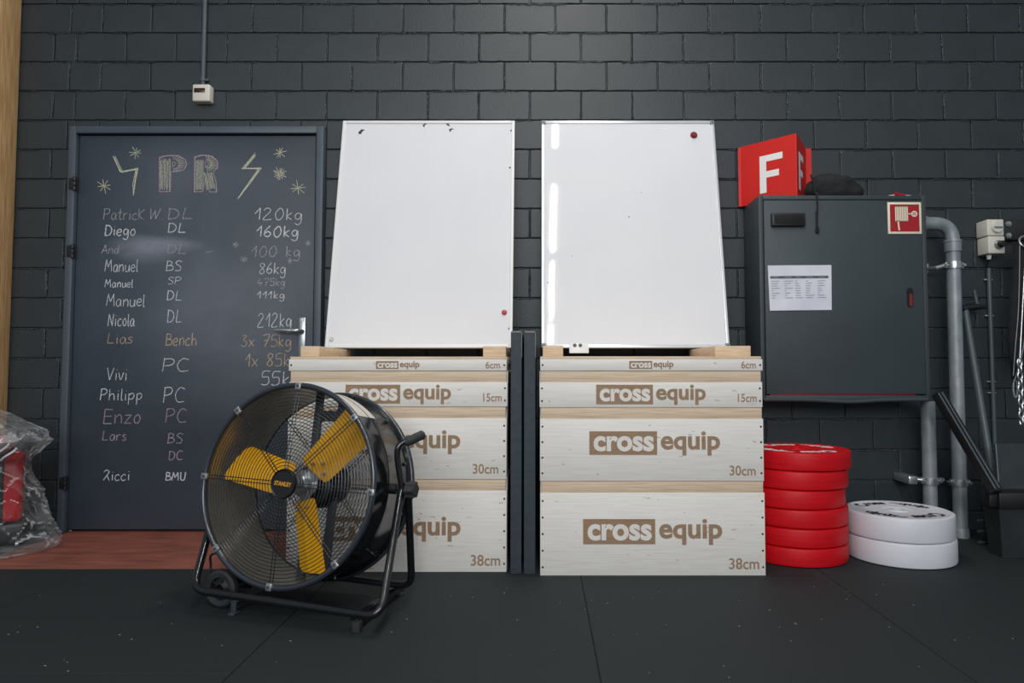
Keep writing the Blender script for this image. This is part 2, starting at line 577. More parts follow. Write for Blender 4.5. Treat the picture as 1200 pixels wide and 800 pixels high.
def build_wall():
    b = B()
    vs, fs = [], []
    # mortar bed
    b.slot = 1
    b.add([(-4.2, WALL + 0.009, -0.02), (DOOR[0] + .02, WALL + 0.009, -0.02), (DOOR[0] + .02, WALL + .009, DOOR[2] - .02),
           (DOOR[1] - .02, WALL + .009, DOOR[2] - .02), (DOOR[1] - .02, WALL + .009, -.02), (4.2, WALL + .009, -.02),
           (4.2, WALL + .009, 3.6), (-4.2, WALL + .009, 3.6)], [list(range(8))])
    b.add([(-4.2, WALL + .2, -0.02), (4.2, WALL + .2, -.02), (4.2, WALL + .2, 3.6), (-4.2, WALL + .2, 3.6)], [[0, 1, 2, 3]])
    b.slot = 0
    rnd = random.Random(3)
    g = 0.0032

    def brick(x0, x1, z0, z1):
        if x1 - x0 < 0.03 or z1 - z0 < 0.03:
            return
        y = WALL + rnd.uniform(-0.0012, 0.0012)
        e = rnd.uniform(0.0022, 0.004)
        prof = [(0, .010), (0, .0030), (e * .35, .0009), (e, 0), (e + .0025, 0)]
        # irregular outline
        N = max(3, int((x1 - x0) / 0.025))
        K = max(3, int((z1 - z0) / 0.025))
        ring = []
        for i in range(N):
            ring.append((x0 + (x1 - x0) * i / N, z0, 0, 1))
        for i in range(K):
            ring.append((x1, z0 + (z1 - z0) * i / K, -1, 0))
        for i in range(N):
            ring.append((x1 - (x1 - x0) * i / N, z1, 0, -1))
        for i in range(K):
            ring.append((x0, z1 - (z1 - z0) * i / K, 1, 0))
        n = len(ring)
        seed = rnd.uniform(0, 99)
        base = []
        for (x, z, nx, nz) in ring:
            j = noise.noise(Vector((x * 28 + seed, z * 28, seed))) * 0.0028 + noise.noise(Vector((x * 90, z * 90 + seed, 3))) * 0.0014
            base.append((x, z, j))
        vs, fs = [], []
        cx, cz = (x0 + x1) / 2, (z0 + z1) / 2
        hx, hz = (x1 - x0) / 2, (z1 - z0) / 2
        for ins, dep in prof:
            for (x, z, j) in base:
                t = ins + max(j, -0.003)
                vs.append((cx + (x - cx) * (1 - t / hx), y + dep, cz + (z - cz) * (1 - t / hz)))
        for r in range(len(prof) - 1):
            for i in range(n):
                k = (i + 1) % n
                fs.append([r * n + i, r * n + k, (r + 1) * n + k, (r + 1) * n + i])
        fs.append([(len(prof) - 1) * n + i for i in range(n)])
        b.add(vs, fs)

    for c in range(-5, 18):
        z1, z0 = JZ(c) - g, JZ(c + 1) + g
        z0 = max(z0, 0.0)
        if z1 < 0.02:
            continue
        xs = XA if c % 2 else XH
        xs = [x for x in xs if -4.1 < x < 4.1]
        for a, d in zip(xs, xs[1:]):
            x0, x1 = a + g, d - g
            if z0 < DOOR[2] and x1 > DOOR[0] and x0 < DOOR[1]:
                if z1 > DOOR[2] + 0.03:
                    brick(max(x0, DOOR[0] - .002), min(x1, DOOR[1] + .002), DOOR[2] + .003, z1)
                    if x0 < DOOR[0] - .002:
                        brick(x0, DOOR[0] - .002, z0, z1)
                    if x1 > DOOR[1] + .002:
                        brick(DOOR[1] + .002, x1, z0, z1)
                else:
                    if x0 < DOOR[0]:
                        brick(x0, DOOR[0] - .002, z0, z1)
                    if x1 > DOOR[1]:
                        brick(DOOR[1] + .002, x1, z0, z1)
            else:
                brick(x0, x1, z0, z1)
    # slobbered mortar ridges that stand a little proud along the joints
    b.slot = 1
    for c in range(-4, 18):
        z = JZ(c)
        if z < 0.05:
            continue
        x = -3.4
        while x < 3.6:
            L = rnd.uniform(0.05, 0.32)
            if rnd.random() < 0.55 and not (z < DOOR[2] + .05 and x + L > DOOR[0] - .02 and x < DOOR[1] + .02):
                pts, rr = [], []
                m = max(4, int(L / 0.012))
                for i in range(m + 1):
                    pts.append((x + L * i / m, WALL - 0.0006 + rnd.uniform(-.0014, .0014), z - 0.0036 + rnd.uniform(-.0018, .0018)))
                    rr.append(rnd.uniform(0.0016, 0.0046) * (0.5 if i in (0, m) else 1))
                b.tube(pts, rr, 5)
            x += L + rnd.uniform(0.0, 0.2)
        xs = [q for q in (XA if c % 2 else XH) if -3.3 < q < 3.6]
        zt, zb = JZ(c) - .006, JZ(c + 1) + .006
        for q in xs:
            if rnd.random() < 0.65 and zb > 0.02 and not (zb < DOOR[2] + .02 and DOOR[0] - .03 < q < DOOR[1] + .03):
                pts, rr = [], []
                for i in range(11):
                    pts.append((q + rnd.uniform(-.0025, .0025), WALL + .0002 + rnd.uniform(-.0025, .002), zt + (zb - zt) * i / 10))
                    rr.append(rnd.uniform(.0014, .0042))
                b.tube(pts, rr, 5)
    return obj('wall_back', b, [M['brick'], M['mortar']])


tag(build_wall(), 'dark grey painted brick wall with rough raised joints', 'wall', kind='structure')

# black rubber mats: one floor mesh of one-metre tiles with narrow seams
RED = (-2.455, -0.75, 2.905)


def build_floor():
    b = B()
    b.slot = 1
    b.add([(-5, -4, -0.006), (5, -4, -0.006), (5, 3.62, -.006), (-5, 3.62, -.006)], [[0, 1, 2, 3]])
    b.slot = 0
    g = 0.0014

    def tile(x0, x1, y0, y1):
        x0, x1, y0, y1 = x0 + g, x1 - g, y0 + g, y1 - g
        e = 0.0015
        vs = [(x0, y0, -.006), (x1, y0, -.006), (x1, y1, -.006), (x0, y1, -.006),
              (x0, y0, -e), (x1, y0, -e), (x1, y1, -e), (x0, y1, -e),
              (x0 + e, y0 + e, 0), (x1 - e, y0 + e, 0), (x1 - e, y1 - e, 0), (x0 + e, y1 - e, 0)]
        fs = [[8, 9, 10, 11]]
        for i in range(4):
            j = (i + 1) % 4
            fs += [[i, j, 4 + j, 4 + i], [4 + i, 4 + j, 8 + j, 8 + i]]
        b.add(vs, fs)

    xs = [-4.9, -3.89, -2.89, -1.89, -0.85, 0.157, 1.155, 2.155, 3.155, 4.155]
    for x0, x1 in zip(xs, xs[1:]):
        left = x1 < -0.8
        y1 = RED[2] if left else 2.77
        for k in range(6):
            tile(x0, x1, y1 - 1.0, y1)
            y1 -= 1.0
    for x0, x1 in ((RED[1], 0.157), (0.157, 1.155), (1.155, 2.155), (2.155, 3.155), (3.155, 4.155)):
        tile(x0, x1, 2.77, 3.60)
    tile(-0.85, RED[1], 2.77, RED[2])
    tile(-3.6, RED[0], RED[2], 3.60)
    # light specks of lint and chalk lying on the rubber
    b.slot = 2
    rnd = random.Random(11)
    for i in range(130):
        x, y = rnd.uniform(-2.3, 2.6), rnd.uniform(1.75, 2.75)
        s = rnd.uniform(0.0012, 0.0028)
        b.box((x, y, 0), (x + s * rnd.uniform(1, 2), y + s, 0.0008))
    return obj('floor', b, [M['matrub'], M['matedge'], M['mark']], smooth=0)


tag(build_floor(), 'black rubber mat floor with one-metre tile seams', 'floor', kind='structure')
b = B()
b.box((RED[0] + .002, RED[2], -0.03), (RED[1] - .002, 3.66, -0.001))
tag(obj('floor_red', b, M['red_floor'], smooth=0), 'scuffed red painted floor patch in front of the chalkboard door', 'floor', kind='structure')

# -------------------------------------------------------------- door
DY = 3.575       # face of the leaf
d = thing('door_1', 'dark chalkboard door covered in chalk names and weights', 'door', ((DOOR[0] + DOOR[1]) / 2, DY, 0), kind='structure')
b = B()
fy0, fy1 = 3.555, 3.68
fw = 0.037
b.box((DOOR[0], fy0, 0), (DOOR[0] + fw, fy1, DOOR[2]), .003)
b.box((DOOR[1] - fw, fy0, 0), (DOOR[1], fy1, DOOR[2]), .003)
b.box((DOOR[0] + fw, fy0, DOOR[2] - fw), (DOOR[1] - fw, fy1, DOOR[2]), .003)
obj('door_frame', b, M['frame'], d)
b = B()
b.box((DOOR[0] + fw - .001, DY + .03, 0.0), (DOOR[1] - fw + .001, DY + .06, DOOR[2] - fw), 0)
obj('rebate', b, M['gap'], d)
b = B()
LX0, LX1, LZ1 = DOOR[0] + fw + .007, DOOR[1] - fw - .009, DOOR[2] - fw - .008
b.box((LX0, DY, 0.012), (LX1, DY + .04, LZ1), .0025)
leaf = obj('door_leaf', b, door_material(), d)
for v in (215, 294, 566):
    z = aY(92, v, 3.55).z
    b = B()
    x = DOOR[0] + fw + .003
    for k in range(3):
        b.cyl((x, 3.553, z - .036 + k * .025), (x, 3.553, z - .036 + k * .025 + .022), .010, n=12, bev=.002)
    b.box((x - .03, 3.549, z - .03), (x, 3.556, z + .03), .002)
    obj('hinge', b, M['black'], d)
hp = aY(354.5, 388, DY)
b = B()
b.box((hp.x - .017, DY - .008, hp.z - .17), (hp.x + .017, DY, hp.z + .072), .003)
for dx in (-.008, .008):
    b.cyl((hp.x + dx, DY - .010, hp.z + .058), (hp.x + dx, DY - .008, hp.z + .058), .0035, n=10)
hpl = obj('handle_plate', b, M['steel'], d)
b = B()
b.tube(arc_path([(hp.x + .002, DY, hp.z), (hp.x + .002, DY - .05, hp.z), (hp.x - .055, DY - .056, hp.z + .001), (hp.x - .128, DY - .052, hp.z + .003)], .03),
       [.011] * 9 + [.0095] * 6 + [.007] * 1, 12)
obj('lever', b, M['steel'], hpl)

# ---- chalk writing
GL = {
    'P': (.55, [[(0, 0), (.03, 1)], [(0, .97), (.35, 1), (.5, .8), (.38, .55), (.03, .45)]]),
    'a': (.5, [[(.42, .5), (.2, .6), (.02, .3), (.12, .02), (.3, .05), (.42, .5), (.43, .1), (.52, 0)]]),
    't': (.4, [[(.2, .95), (.17, .1), (.3, 0), (.4, .05)], [(0, .62), (.38, .65)]]),
    'r': (.4, [[(.03, .6), (.05, 0)], [(.05, .4), (.2, .6), (.36, .56)]]),
    'i': (.2, [[(.08, .58), (.1, 0)], [(.09, .8), (.1, .84)]]),
    'c': (.45, [[(.4, .5), (.25, .6), (.03, .35), (.1, .05), (.28, 0), (.42, .1)]]),
    'k': (.45, [[(.03, 1), (.05, 0)], [(.38, .62), (.06, .3), (.4, 0)]]),
    'K': (.5, [[(.03, 1), (.05, 0)], [(.5, .95), (.06, .42), (.48, 0)]]),
    'W': (.95, [[(0, 1), (.06, 0), (.42, .8), (.5, 0), (.9, 1)]]),
    '.': (.15, [[(.05, 0), (.08, .04)]]),
    'D': (.6, [[(.04, 0), (.05, 1)], [(0, .98), (.35, .92), (.55, .55), (.4, .12), (.04, .02)]]),
    'L': (.55, [[(.1, 1), (.04, .02), (.5, .03)]]),
    'e': (.45, [[(.04, .3), (.4, .36), (.3, .6), (.08, .5), (.03, .2), (.2, 0), (.42, .1)]]),
    'g': (.5, [[(.4, .52), (.18, .6), (.03, .35), (.14, .08), (.32, .15), (.42, .55), (.42, -.2), (.22, -.38), (.04, -.25)]]),
    'o': (.48, [[(.22, .58), (.04, .35), (.12, .03), (.32, .03), (.42, .32), (.3, .57), (.2, .58)]]),
    'A': (.65, [[(0, 0), (.32, 1), (.58, 0)], [(.1, .35), (.5, .38)]]),
    'n': (.5, [[(.04, .6), (.05, 0)], [(.05, .4), (.25, .6), (.4, .45), (.43, 0)]]),
    'd': (.5, [[(.4, .5), (.2, .6), (.03, .3), (.14, .02), (.32, .08), (.42, .4)], [(.43, 1), (.44, 0)]]),
    'M': (.75, [[(0, 0), (.1, 1), (.33, .35), (.58, 1), (.68, 0)]]),
    'u': (.5, [[(.03, .58), (.06, .1), (.22, 0), (.38, .15), (.42, .58), (.46, 0)]]),
    'v': (.45, [[(0, .6), (.2, 0), (.42, .62)]]),
    'l': (.22, [[(.06, 1), (.08, .05), (.2, .02)]]),
    'N': (.65, [[(0, 0), (.06, 1), (.48, .02), (.56, 1)]]),
    's': (.42, [[(.36, .55), (.18, .6), (.06, .45), (.32, .25), (.28, .04), (.02, .03)]]),
    'B': (.58, [[(.03, 0), (.05, 1)], [(.03, .98), (.4, .9), (.36, .6), (.05, .52)], [(.05, .52), (.5, .45), (.48, .1), (.03, .02)]]),
    'S': (.55, [[(.5, .88), (.25, 1), (.05, .75), (.44, .4), (.4, .06), (.03, .04)]]),
    'h': (.5, [[(.03, 1), (.05, 0)], [(.05, .38), (.24, .58), (.4, .42), (.43, 0)]]),
    'C': (.65, [[(.58, .9), (.28, 1), (.04, .55), (.2, .06), (.6, .08)]]),
    'V': (.6, [[(0, 1), (.25, 0), (.55, 1)]]),
    'p': (.5, [[(.03, .6), (.05, -.4)], [(.04, .45), (.28, .6), (.42, .35), (.26, .06), (.05, .12)]]),
    'E': (.6, [[(.55, .97), (.05, 1), (.03, 0), (.55, .02)], [(.04, .5), (.48, .52)]]),
    'z': (.5, [[(.02, .58), (.44, .6), (.03, .02), (.48, .03)]]),
    'R': (.55, [[(0, .8), (.2, 1), (.45, .85), (.3, .5), (.02, .0)], [(.28, .5), (.5, 0)]]),
    'U': (.6, [[(.03, 1), (.06, .2), (.25, 0), (.45, .15), (.52, 1)]]),
    'x': (.5, [[(0, .6), (.42, 0)], [(.42, .6), (0, 0)]]),
    '0': (.62, [[(.3, 1), (.06, .6), (.12, .1), (.35, 0), (.54, .4), (.46, .88), (.28, 1)]]),
    '1': (.42, [[(.0, .5), (.3, 1), (.3, 0)]]),
    '2': (.6, [[(.03, .8), (.25, 1), (.46, .75), (.02, .02), (.55, .03)]]),
    '3': (.55, [[(.05, .92), (.4, .92), (.18, .58), (.48, .35), (.3, .0), (.02, .1)]]),
    '4': (.55, [[(.2, 1), (.02, .35), (.5, .38)], [(.36, .6), (.34, 0)]]),
    '5': (.55, [[(.5, 1), (.1, .98), (.06, .58), (.4, .58), (.46, .15), (.22, 0), (.0, .08)]]),
    '6': (.55, [[(.4, 1), (.1, .55), (.06, .15), (.3, 0), (.48, .25), (.3, .48), (.08, .32)]]),
    '7': (.58, [[(0, .95), (.52, 1), (.2, 0)], [(.14, .52), (.46, .54)]]),
    '8': (.55, [[(.42, .9), (.2, 1), (.08, .75), (.44, .3), (.3, 0), (.06, .2), (.44, .75), (.42, .9)]]),
    ' ': (.4, []),
}


def smooth_line(pts, n=4):
    if len(pts) < 3:
        return [Vector(p) for p in pts]
    P = [Vector(p) for p in pts]
    out = []
    for i in range(len(P) - 1):
        p0, p1, p2, p3 = P[max(i - 1, 0)], P[i], P[i + 1], P[min(i + 2, len(P) - 1)]
        for k in range(n):
            t = k / n
            out.append(0.5 * ((2 * p1) + (p2 - p0) * t + (2 * p0 - 5 * p1 + 4 * p2 - p3) * t * t + (3 * p1 - p0 - 3 * p2 + p3) * t ** 3))
    out.append(P[-1])
    return out


DF = front(DY - 0.0007)
crnd = random.Random(5)


def dxy(u, v):
    p = aY(u, v, DY)
    return (p.x, p.z)


def z2(x, y):
    return 80 + x * .2625, 150 + y * .2625


def z3(x, y):
    return 80 + x * .3373, 350 + y * .3373


def scribe(b, s, zf, x0, x1, y0, y1, wd=.0041, smooth=True):
    """write s so that its capitals fill the box given in a zoomed crop's pixels"""
    u0, v0 = zf(x0, y0)
    u1, v1 = zf(x1, y1)
    X0, Zt = dxy(u0, v0)
    X1, Zb = dxy(u1, v1)
    tot = sum(GL[c][0] + .1 for c in s) - .1
    sxx = (X1 - X0) / tot
    h = Zt - Zb
    x = 0
    sl = 0.06
    for c in s:
        wc, st = GL[c]
        for line in st:
            jx, jy = crnd.uniform(-.02, .02), crnd.uniform(-.03, .03)
            pts = smooth_line(line) if (smooth and len(line) > 2 and c not in 'LEMNWVAz1k' and c != 'W') else [Vector(p) for p in line]
            q = [(X0 + (x + p.x + jx + sl * p.y) * sxx, Zb + (p.y + jy) * h) for p in pts]
            b.stroke(q, wd * crnd.uniform(.85, 1.15), DF, z=crnd.uniform(0, .0003))
        x += wc + .1


def star(b, zf, x, y, r, wd=.0035, n=4, ph=0.2):
    u, v = zf(x, y)
    cx, cz = dxy(u, v)
    R = r * (.2625 if zf is z2 else .3373) / 224
    for k in range(n):
        a = ph + math.pi * k / n + crnd.uniform(-.15, .15)
        r1, r2 = R * crnd.uniform(.75, 1.1), R * crnd.uniform(.75, 1.1)
        b.stroke([(cx - r1 * math.cos(a), cz - r1 * math.sin(a)), (cx, cz), (cx + r2 * math.cos(a), cz + r2 * math.sin(a))], wd, DF)


def zl(b, zf, pts, wd):
    b.stroke([dxy(*zf(*p)) for p in pts], wd, DF, z=crnd.uniform(0, .0004))


b = B()
# lightning marks
for off in (0, 9):
    zl(b, z2, [(200 + off, 125), (232 + off, 195 - off * .3), (312 - off, 180 + off * .6)], .004)
    zl(b, z2, [(312 - off * .9, 178), (298 - off, 250), (290 + off * .2, 300)], .004)
    zl(b, z2, [(835 + off * .3, 112 + off), (775 + off * 1.6, 182 - off * .3), (862 - off * .6, 178 + off * .3)], .004)
    zl(b, z2, [(862 - off * .4, 178), (810 - off * .6, 250), (755 + off * .8, 318 - off * .6)], .004)
zl(b, z2, [(204, 130), (236, 198), (306, 184), (292, 292)], .006)
zl(b, z2, [(832, 120), (784, 180), (850, 182), (762, 308)], .005)
for x, y, r in ((302, 110, 30), (160, 258, 36), (945, 110, 30), (945, 205, 32), (1025, 268, 36)):
    star(b, z2, x, y, r, ph=crnd.uniform(0, .7))
star(b, z2, 945, 205, 26, ph=.9)
# hatching inside the block letters
for k in range(9):
    x = 414 + k * 5.2
    zl(b, z2, [(x, 138 + crnd.uniform(-6, 8)), (x + crnd.uniform(-3, 3), 210), (x + crnd.uniform(-2, 2), 275 + crnd.uniform(-10, 4))], .0026)
for k in range(13):
    a = -1.5 + k * .25
    zl(b, z2, [(468 + 24 * math.cos(a), 160 + 20 * math.sin(a)), (470 + 52 * math.cos(a), 158 + 34 * math.sin(a))], .0026)
for k in range(7):
    x = 572 + k * 5
    zl(b, z2, [(x, 140 + crnd.uniform(-6, 8)), (x + crnd.uniform(-2, 2), 275 + crnd.uniform(-8, 4))], .0026)
for k in range(14):
    a = -1.6 + k * .24
    zl(b, z2, [(618 + 16 * math.cos(a), 160 + 14 * math.sin(a)), (620 + 46 * math.cos(a), 158 + 36 * math.sin(a))], .0026)
for k in range(8):
    x = 606 + k * 5
    zl(b, z2, [(x, 200 + crnd.uniform(-5, 5)), (x + 14, 280 + crnd.uniform(-12, 2))], .0026)
obj('chalk_heading', b, M['ch_yellow'], d, smooth=0)
b = B()
for dd in (0, 3):
    zl(b, z2, [(407 + dd, 285), (407 + dd, 130 + dd), (440, 122 + dd), (490, 122 + dd), (522, 140), (530 - dd, 162), (518, 186), (490, 194 - dd), (458, 196), (456 - dd, 284), (407, 285)], .0034)
    zl(b, z2, [(465, 150), (484, 158), (466, 174), (465, 150)], .003)
    zl(b, z2, [(563 + dd, 288), (564 + dd, 128 + dd), (600, 120 + dd), (640, 124 + dd), (668, 148), (668 - dd, 176), (648, 196), (660, 240), (664 - dd, 286), (632, 286), (622, 240), (612, 236), (600, 284), (563, 285)], .0034)
    zl(b, z2, [(610, 148), (632, 158), (612, 176), (610, 148)], .003)
scribe(b, 'Enzo', z3, 123, 252, 383, 433)
scribe(b, 'PC', z3, 340, 410, 382, 430)
scribe(b, 'Lars', z3, 119, 202, 458, 492)
scribe(b, 'BS', z3, 345, 398, 467, 502)
scribe(b, 'DC', z3, 350, 398, 528, 560)
obj('chalk_heading_outline', b, M['ch_pink'], d, smooth=0)
b = B()
scribe(b, 'Diego', z2, 165, 300, 432, 480, .0052)
scribe(b, 'DL', z2, 445, 525, 425, 467, .005)
scribe(b, '120kg', z2, 832, 1045, 358, 410, .0042)
scribe(b, '160kg', z2, 840, 1027, 437, 485, .006)
scribe(b, 'Manuel', z2, 165, 312, 588, 640)
scribe(b, 'BS', z2, 438, 506, 592, 638)
scribe(b, '86kg', z2, 852, 972, 602, 650)
scribe(b, 'Manuel', z2, 165, 290, 675, 710)
scribe(b, 'SP', z2, 445, 502, 665, 697, .0035)
scribe(b, 'DL', z2, 442, 508, 725, 768)
scribe(b, 'Manuel', z2, 172, 343, 742, 795)
scribe(b, '111kg', z2, 842, 966, 728, 760)
scribe(b, 'Nicola', z3, 140, 230, 52, 94)
scribe(b, 'DL', z3, 345, 395, 38, 82)
scribe(b, '212kg', z3, 658, 775, 50, 98)
scribe(b, 'PC', z3, 330, 418, 207, 253)
scribe(b, 'Vivi', z3, 135, 205, 240, 282)
scribe(b, 'Philipp', z3, 112, 258, 313, 352)
scribe(b, 'PC', z3, 332, 405, 308, 360)
scribe(b, '55k', z3, 670, 768, 252, 300)
scribe(b, '60k', z3, 655, 750, 328, 372)
scribe(b, 'Ricci', z3, 123, 213, 595, 630)
scribe(b, 'BMU', z3, 338, 408, 602, 630, .005)
obj('chalk_writing', b, M['ch_white'], d, smooth=0)
b = B()
scribe(b, 'PatricK W.', z2, 160, 425, 360, 408, .0038)
scribe(b, 'DL', z2, 445, 555, 358, 406, .0038)
scribe(b, 'And', z2, 150, 225, 522, 560, .0038)
scribe(b, 'DL', z2, 440, 530, 520, 560, .0038)
scribe(b, '100 kg', z2, 818, 1035, 525, 573, .0042)
scribe(b, '475kg', z2, 846, 968, 672, 704, .0036)
for x, y, r in ((748, 520, 16), (785, 585, 18), (990, 592, 14), (1070, 515, 14)):
    star(b, z2, x, y, r, .003)
zl(b, z2, [(615, 555), (650, 548)], .003)
obj('chalk_faded_writing', b, M['ch_faint'], d, smooth=0)
b = B()
scribe(b, 'Lias', z3, 135, 225, 120, 155, .004)
scribe(b, 'Bench', z3, 340, 446, 120, 162, .0045)
scribe(b, '3x 75kg', z3, 600, 775, 125, 166, .004)
scribe(b, '1x 85k', z3, 615, 768, 190, 234, .004)
obj('chalk_orange_writing', b, M['ch_orange'], d, smooth=0)

# -------------------------------------------------------------- timber post at the left edge
b = B()
b.box((-2.91, 3.455, 0), (-2.806, 3.597, 3.3), .004)
tag(obj('timber_post', b, M['pine']), 'brown timber post standing upright against the brick wall', 'post')

# -------------------------------------------------------------- temperature sensor and its conduit
p = aY(235.5, 108.5, 3.55)
t = thing('wall_sensor', 'small white wall sensor box with dark display above the door', 'sensor', (p.x, WALL, p.z))
b = B()
b.box((p.x - .046, 3.548, p.z - .046), (p.x + .046, WALL, p.z + .046), .008, 3)
obj('housing', b, M['offwhite'], t)
b = B()
b.box((p.x - .036, 3.546, p.z + .0), (p.x + .022, 3.55, p.z + .024), .001)
obj('display', b, M['display'], t)
c = aY(239, 50, WALL - .012)
b = B()
b.tube([(c.x, WALL - .012, p.z + .046), (c.x, WALL - .012, 3.4)], .0125, 14)
t = thing('cable_conduit', 'grey painted conduit running from the wall sensor up', 'conduit', (c.x, WALL, p.z + .046))
obj('conduit_tube', b, M['frame'], t)
b = B()
b.tube([(c.x, WALL - .012, p.z + .075), (c.x, WALL - .012, p.z + .092)], .017, 14)
b.box((c.x + .01, WALL - .02, p.z + .078), (c.x + .03, WALL, p.z + .09), .002)
obj('conduit_clip', b, M['frame'], t)


# -------------------------------------------------------------- jerk boxes
def logo(b_block, b_white, b_brown, cx, zc, W, Y):
    k = W / 162.0           # layout measured on the biggest logo, 162 wide
    fm = front(Y)
    x0 = cx - W / 2
    bw, bh = 84 * k, 29 * k
    b_block.box((x0, Y - .0006, zc - bh / 2), (x0 + bw, Y + .002, zc + bh / 2))
    zb = zc - bh / 2 + 4.6 * k
    put_text(b_white, 'cross', x0 + 5.2 * k, x0 + 80 * k, zb - .4 * k, zb + 18.6 * k, front(Y - .0011), offset=.034)
    put_text(b_brown, 'equip', x0 + 88.5 * k, x0 + 162 * k, zc - 15.3 * k, zc + 14.6 * k, front(Y - .0007), offset=.029)


STACKS = {}


def box_stack(side, X0, X1, Y, cx, logos, where):
    z = 0.0
    D = 0.60
    th = 0.018
    sizes = [(38, .566), (30, .535), (15, .45), (6, .182)]
    words_ = {38: 'bottom of the', 30: 'second from the bottom of the', 15: 'second from the top of the', 6: 'topmost of the'}
    for (cm, W), (lc, ls) in zip(sizes, logos):
        hgt = cm / 100 - .0012
        jx = random.uniform(-.003, .003)
        x0, x1 = X0 + jx, X1 + jx
        t = thing('jerk_box', '%dcm whitewashed plywood jerk box, %s %s' % (cm, words_[cm], where), 'box', ((x0 + x1) / 2, Y + D / 2, z),
                  group='stacked jerk boxes')
        rail = .046 if cm > 6 else .012
        ztop = z + hgt
        b = B()
        b.box((x0, Y, z), (x1, Y + th, ztop - rail), .0012)
        fp = obj('front_panel', b, M['white_ply'], t)
        b = B()
        b.box((x0 + .004, Y + .003, ztop - rail), (x1 - .004, Y + th + .012, ztop), .0015)
        obj('front_rail', b, M['ply'], t)
        for xs0 in (x0, x1 - th):
            b = B()
            b.box((xs0, Y + th + (.012 if cm > 6 else .012), z), (xs0 + th, Y + D - th, ztop), .0012)
            obj('side_panel', b, M['white_ply'], t)
        b = B()
        b.box((x0, Y + D - th, z), (x1, Y + D, ztop), .0012)
        obj('back_panel', b, M['white_ply'], t)
        if cm == 6:
            b = B()
            b.box((x0 + th, Y + th + .012, ztop - .016), (x1 - th, Y + D - th, ztop - .001))
            obj('top_panel', b, M['ply'], t)
        zc = z + {38: .176, 30: .154, 15: .052, 6: .0235}[cm]
        bb, bw, bn = B(), B(), B()
        logo(bb, bw, bn, (x0 + x1) / 2 + lc, zc, W * ls, Y)
        obj('logo_block', bb, M['brand'], fp, smooth=0)
        obj('logo_light_lettering', bw, M['white_ply'], fp, smooth=0)
        obj('logo_brown_lettering', bn, M['brand'], fp, smooth=0)
        b = B()
        hh = {38: .045, 30: .041, 15: .034, 6: .030}[cm]
        wt = {38: .122, 30: .106, 15: .077, 6: .060}[cm]
        zb = z + {38: .025, 30: .022, 15: .021, 6: .009}[cm]
        xr = x1 - {38: .026, 30: .034, 15: .024, 6: .028}[cm]
        put_text(b, '%dcm' % cm, xr - wt, xr, zb, zb + hh, front(Y - .0007), offset=.012)
        obj('size_mark', b, M['brand'], fp, smooth=0)
        ns = {38: 5, 30: 4, 15: 2, 6: 1}[cm]
        for k in range(ns):
            zz = z + (hgt - rail) * (k + .5) / ns
            for xx in (x0 + .010, x1 - .010):
                b = B()
                b.cyl((xx, Y - .0008, zz), (xx, Y + .004, zz), .0042, n=10)
                obj('screw_head', b, M['screw'], fp, smooth=0)
        b = B()
        # scuffs and knots
        r = random.Random(cm + int(X0 * 100))
        for k in range({38: 26, 30: 14, 15: 7, 6: 2}[cm]):
            xx, zz = r.uniform(x0 + .02, x1 - .02), r.uniform(z + .01, ztop - rail - .01)
            L = r.uniform(.004, .022)
            b.stroke([(xx, zz), (xx + L * .5, zz + r.uniform(-.003, .003)), (xx + L, zz + r.uniform(-.004, .004))], r.uniform(.001, .0028), front(Y - .0005))
        obj('scuff_marks', b, M['scuff'], fp, smooth=0)
        z += cm / 100
    return z


zt = box_stack('left', -1.057, -.145, 2.86, 0, [(-.012, .98), (-.004, 1), (.0, .98), (0, 1)], 'stack behind the drum fan')
box_stack('right', -.007, .908, 2.81, 0, [(0, 1), (.012, 1), (0, 1), (0, 1)], 'stack beside the red plates')
# one dark scrape across the lettering of the lowest right box
RT = 0.935


def cleat(u0, u1, Y0, Y1, label, m='block'):
    x0, x1 = (u0 - CX) / F * Y0, (u1 - CX) / F * Y0
    b = B()
    b.box((x0, Y0, .8903), (x1, Y1, RT), .003)
    b.slot = 1
    tag(obj('wooden_cleat', b, M[m]), label, 'block', 'wooden cleats under the whiteboards')


cleat(352, 374, 2.92, 3.40, 'pale wooden cleat under whiteboard, nearest the door handle')
cleat(566, 593, 2.92, 3.40, 'pale wooden cleat under whiteboard, just left of the two dark upright panels')
cleat(636, 660, 2.88, 3.38, 'pale wooden cleat under whiteboard, just right of the two dark upright panels')
cleat(838, 880, 2.88, 3.38, 'wide pale wooden cleat under whiteboard, nearest the grey cabinet')

# -------------------------------------------------------------- dark upright panels between the stacks
for k, (u0, u1, Y, lab) in enumerate(((598.5, 611.5, 2.83, 'dark fabric-covered upright panel against the box stack behind the fan'),
                                      (614, 627.5, 2.825, 'dark fabric-covered upright panel nearer the box stack beside red plates'))):
    x0, x1 = (u0 - CX) / F * Y, (u1 - CX) / F * Y
    t = thing('upright_panel', lab, 'panel', ((x0 + x1) / 2, Y + .3, 0), group='dark upright panels')
    zt_ = aY(610, 388, Y).z
    b = B()
    b.box((x0, Y, 0), (x1, Y + .62, zt_), .004)
    obj('board', b, M['foam'], t)
    b = B()
    b.box((x0 + .003, Y - .0008, zt_ - .006), (x1 - .003, Y + .03, zt_ + .0008), .0006)
    b.box((x1 - .0015, Y - .0004, zt_ - .11), (x1 + .0008, Y + .006, zt_ - .004), .0004)
    obj('worn_edge', b, M['foamedge'], t)


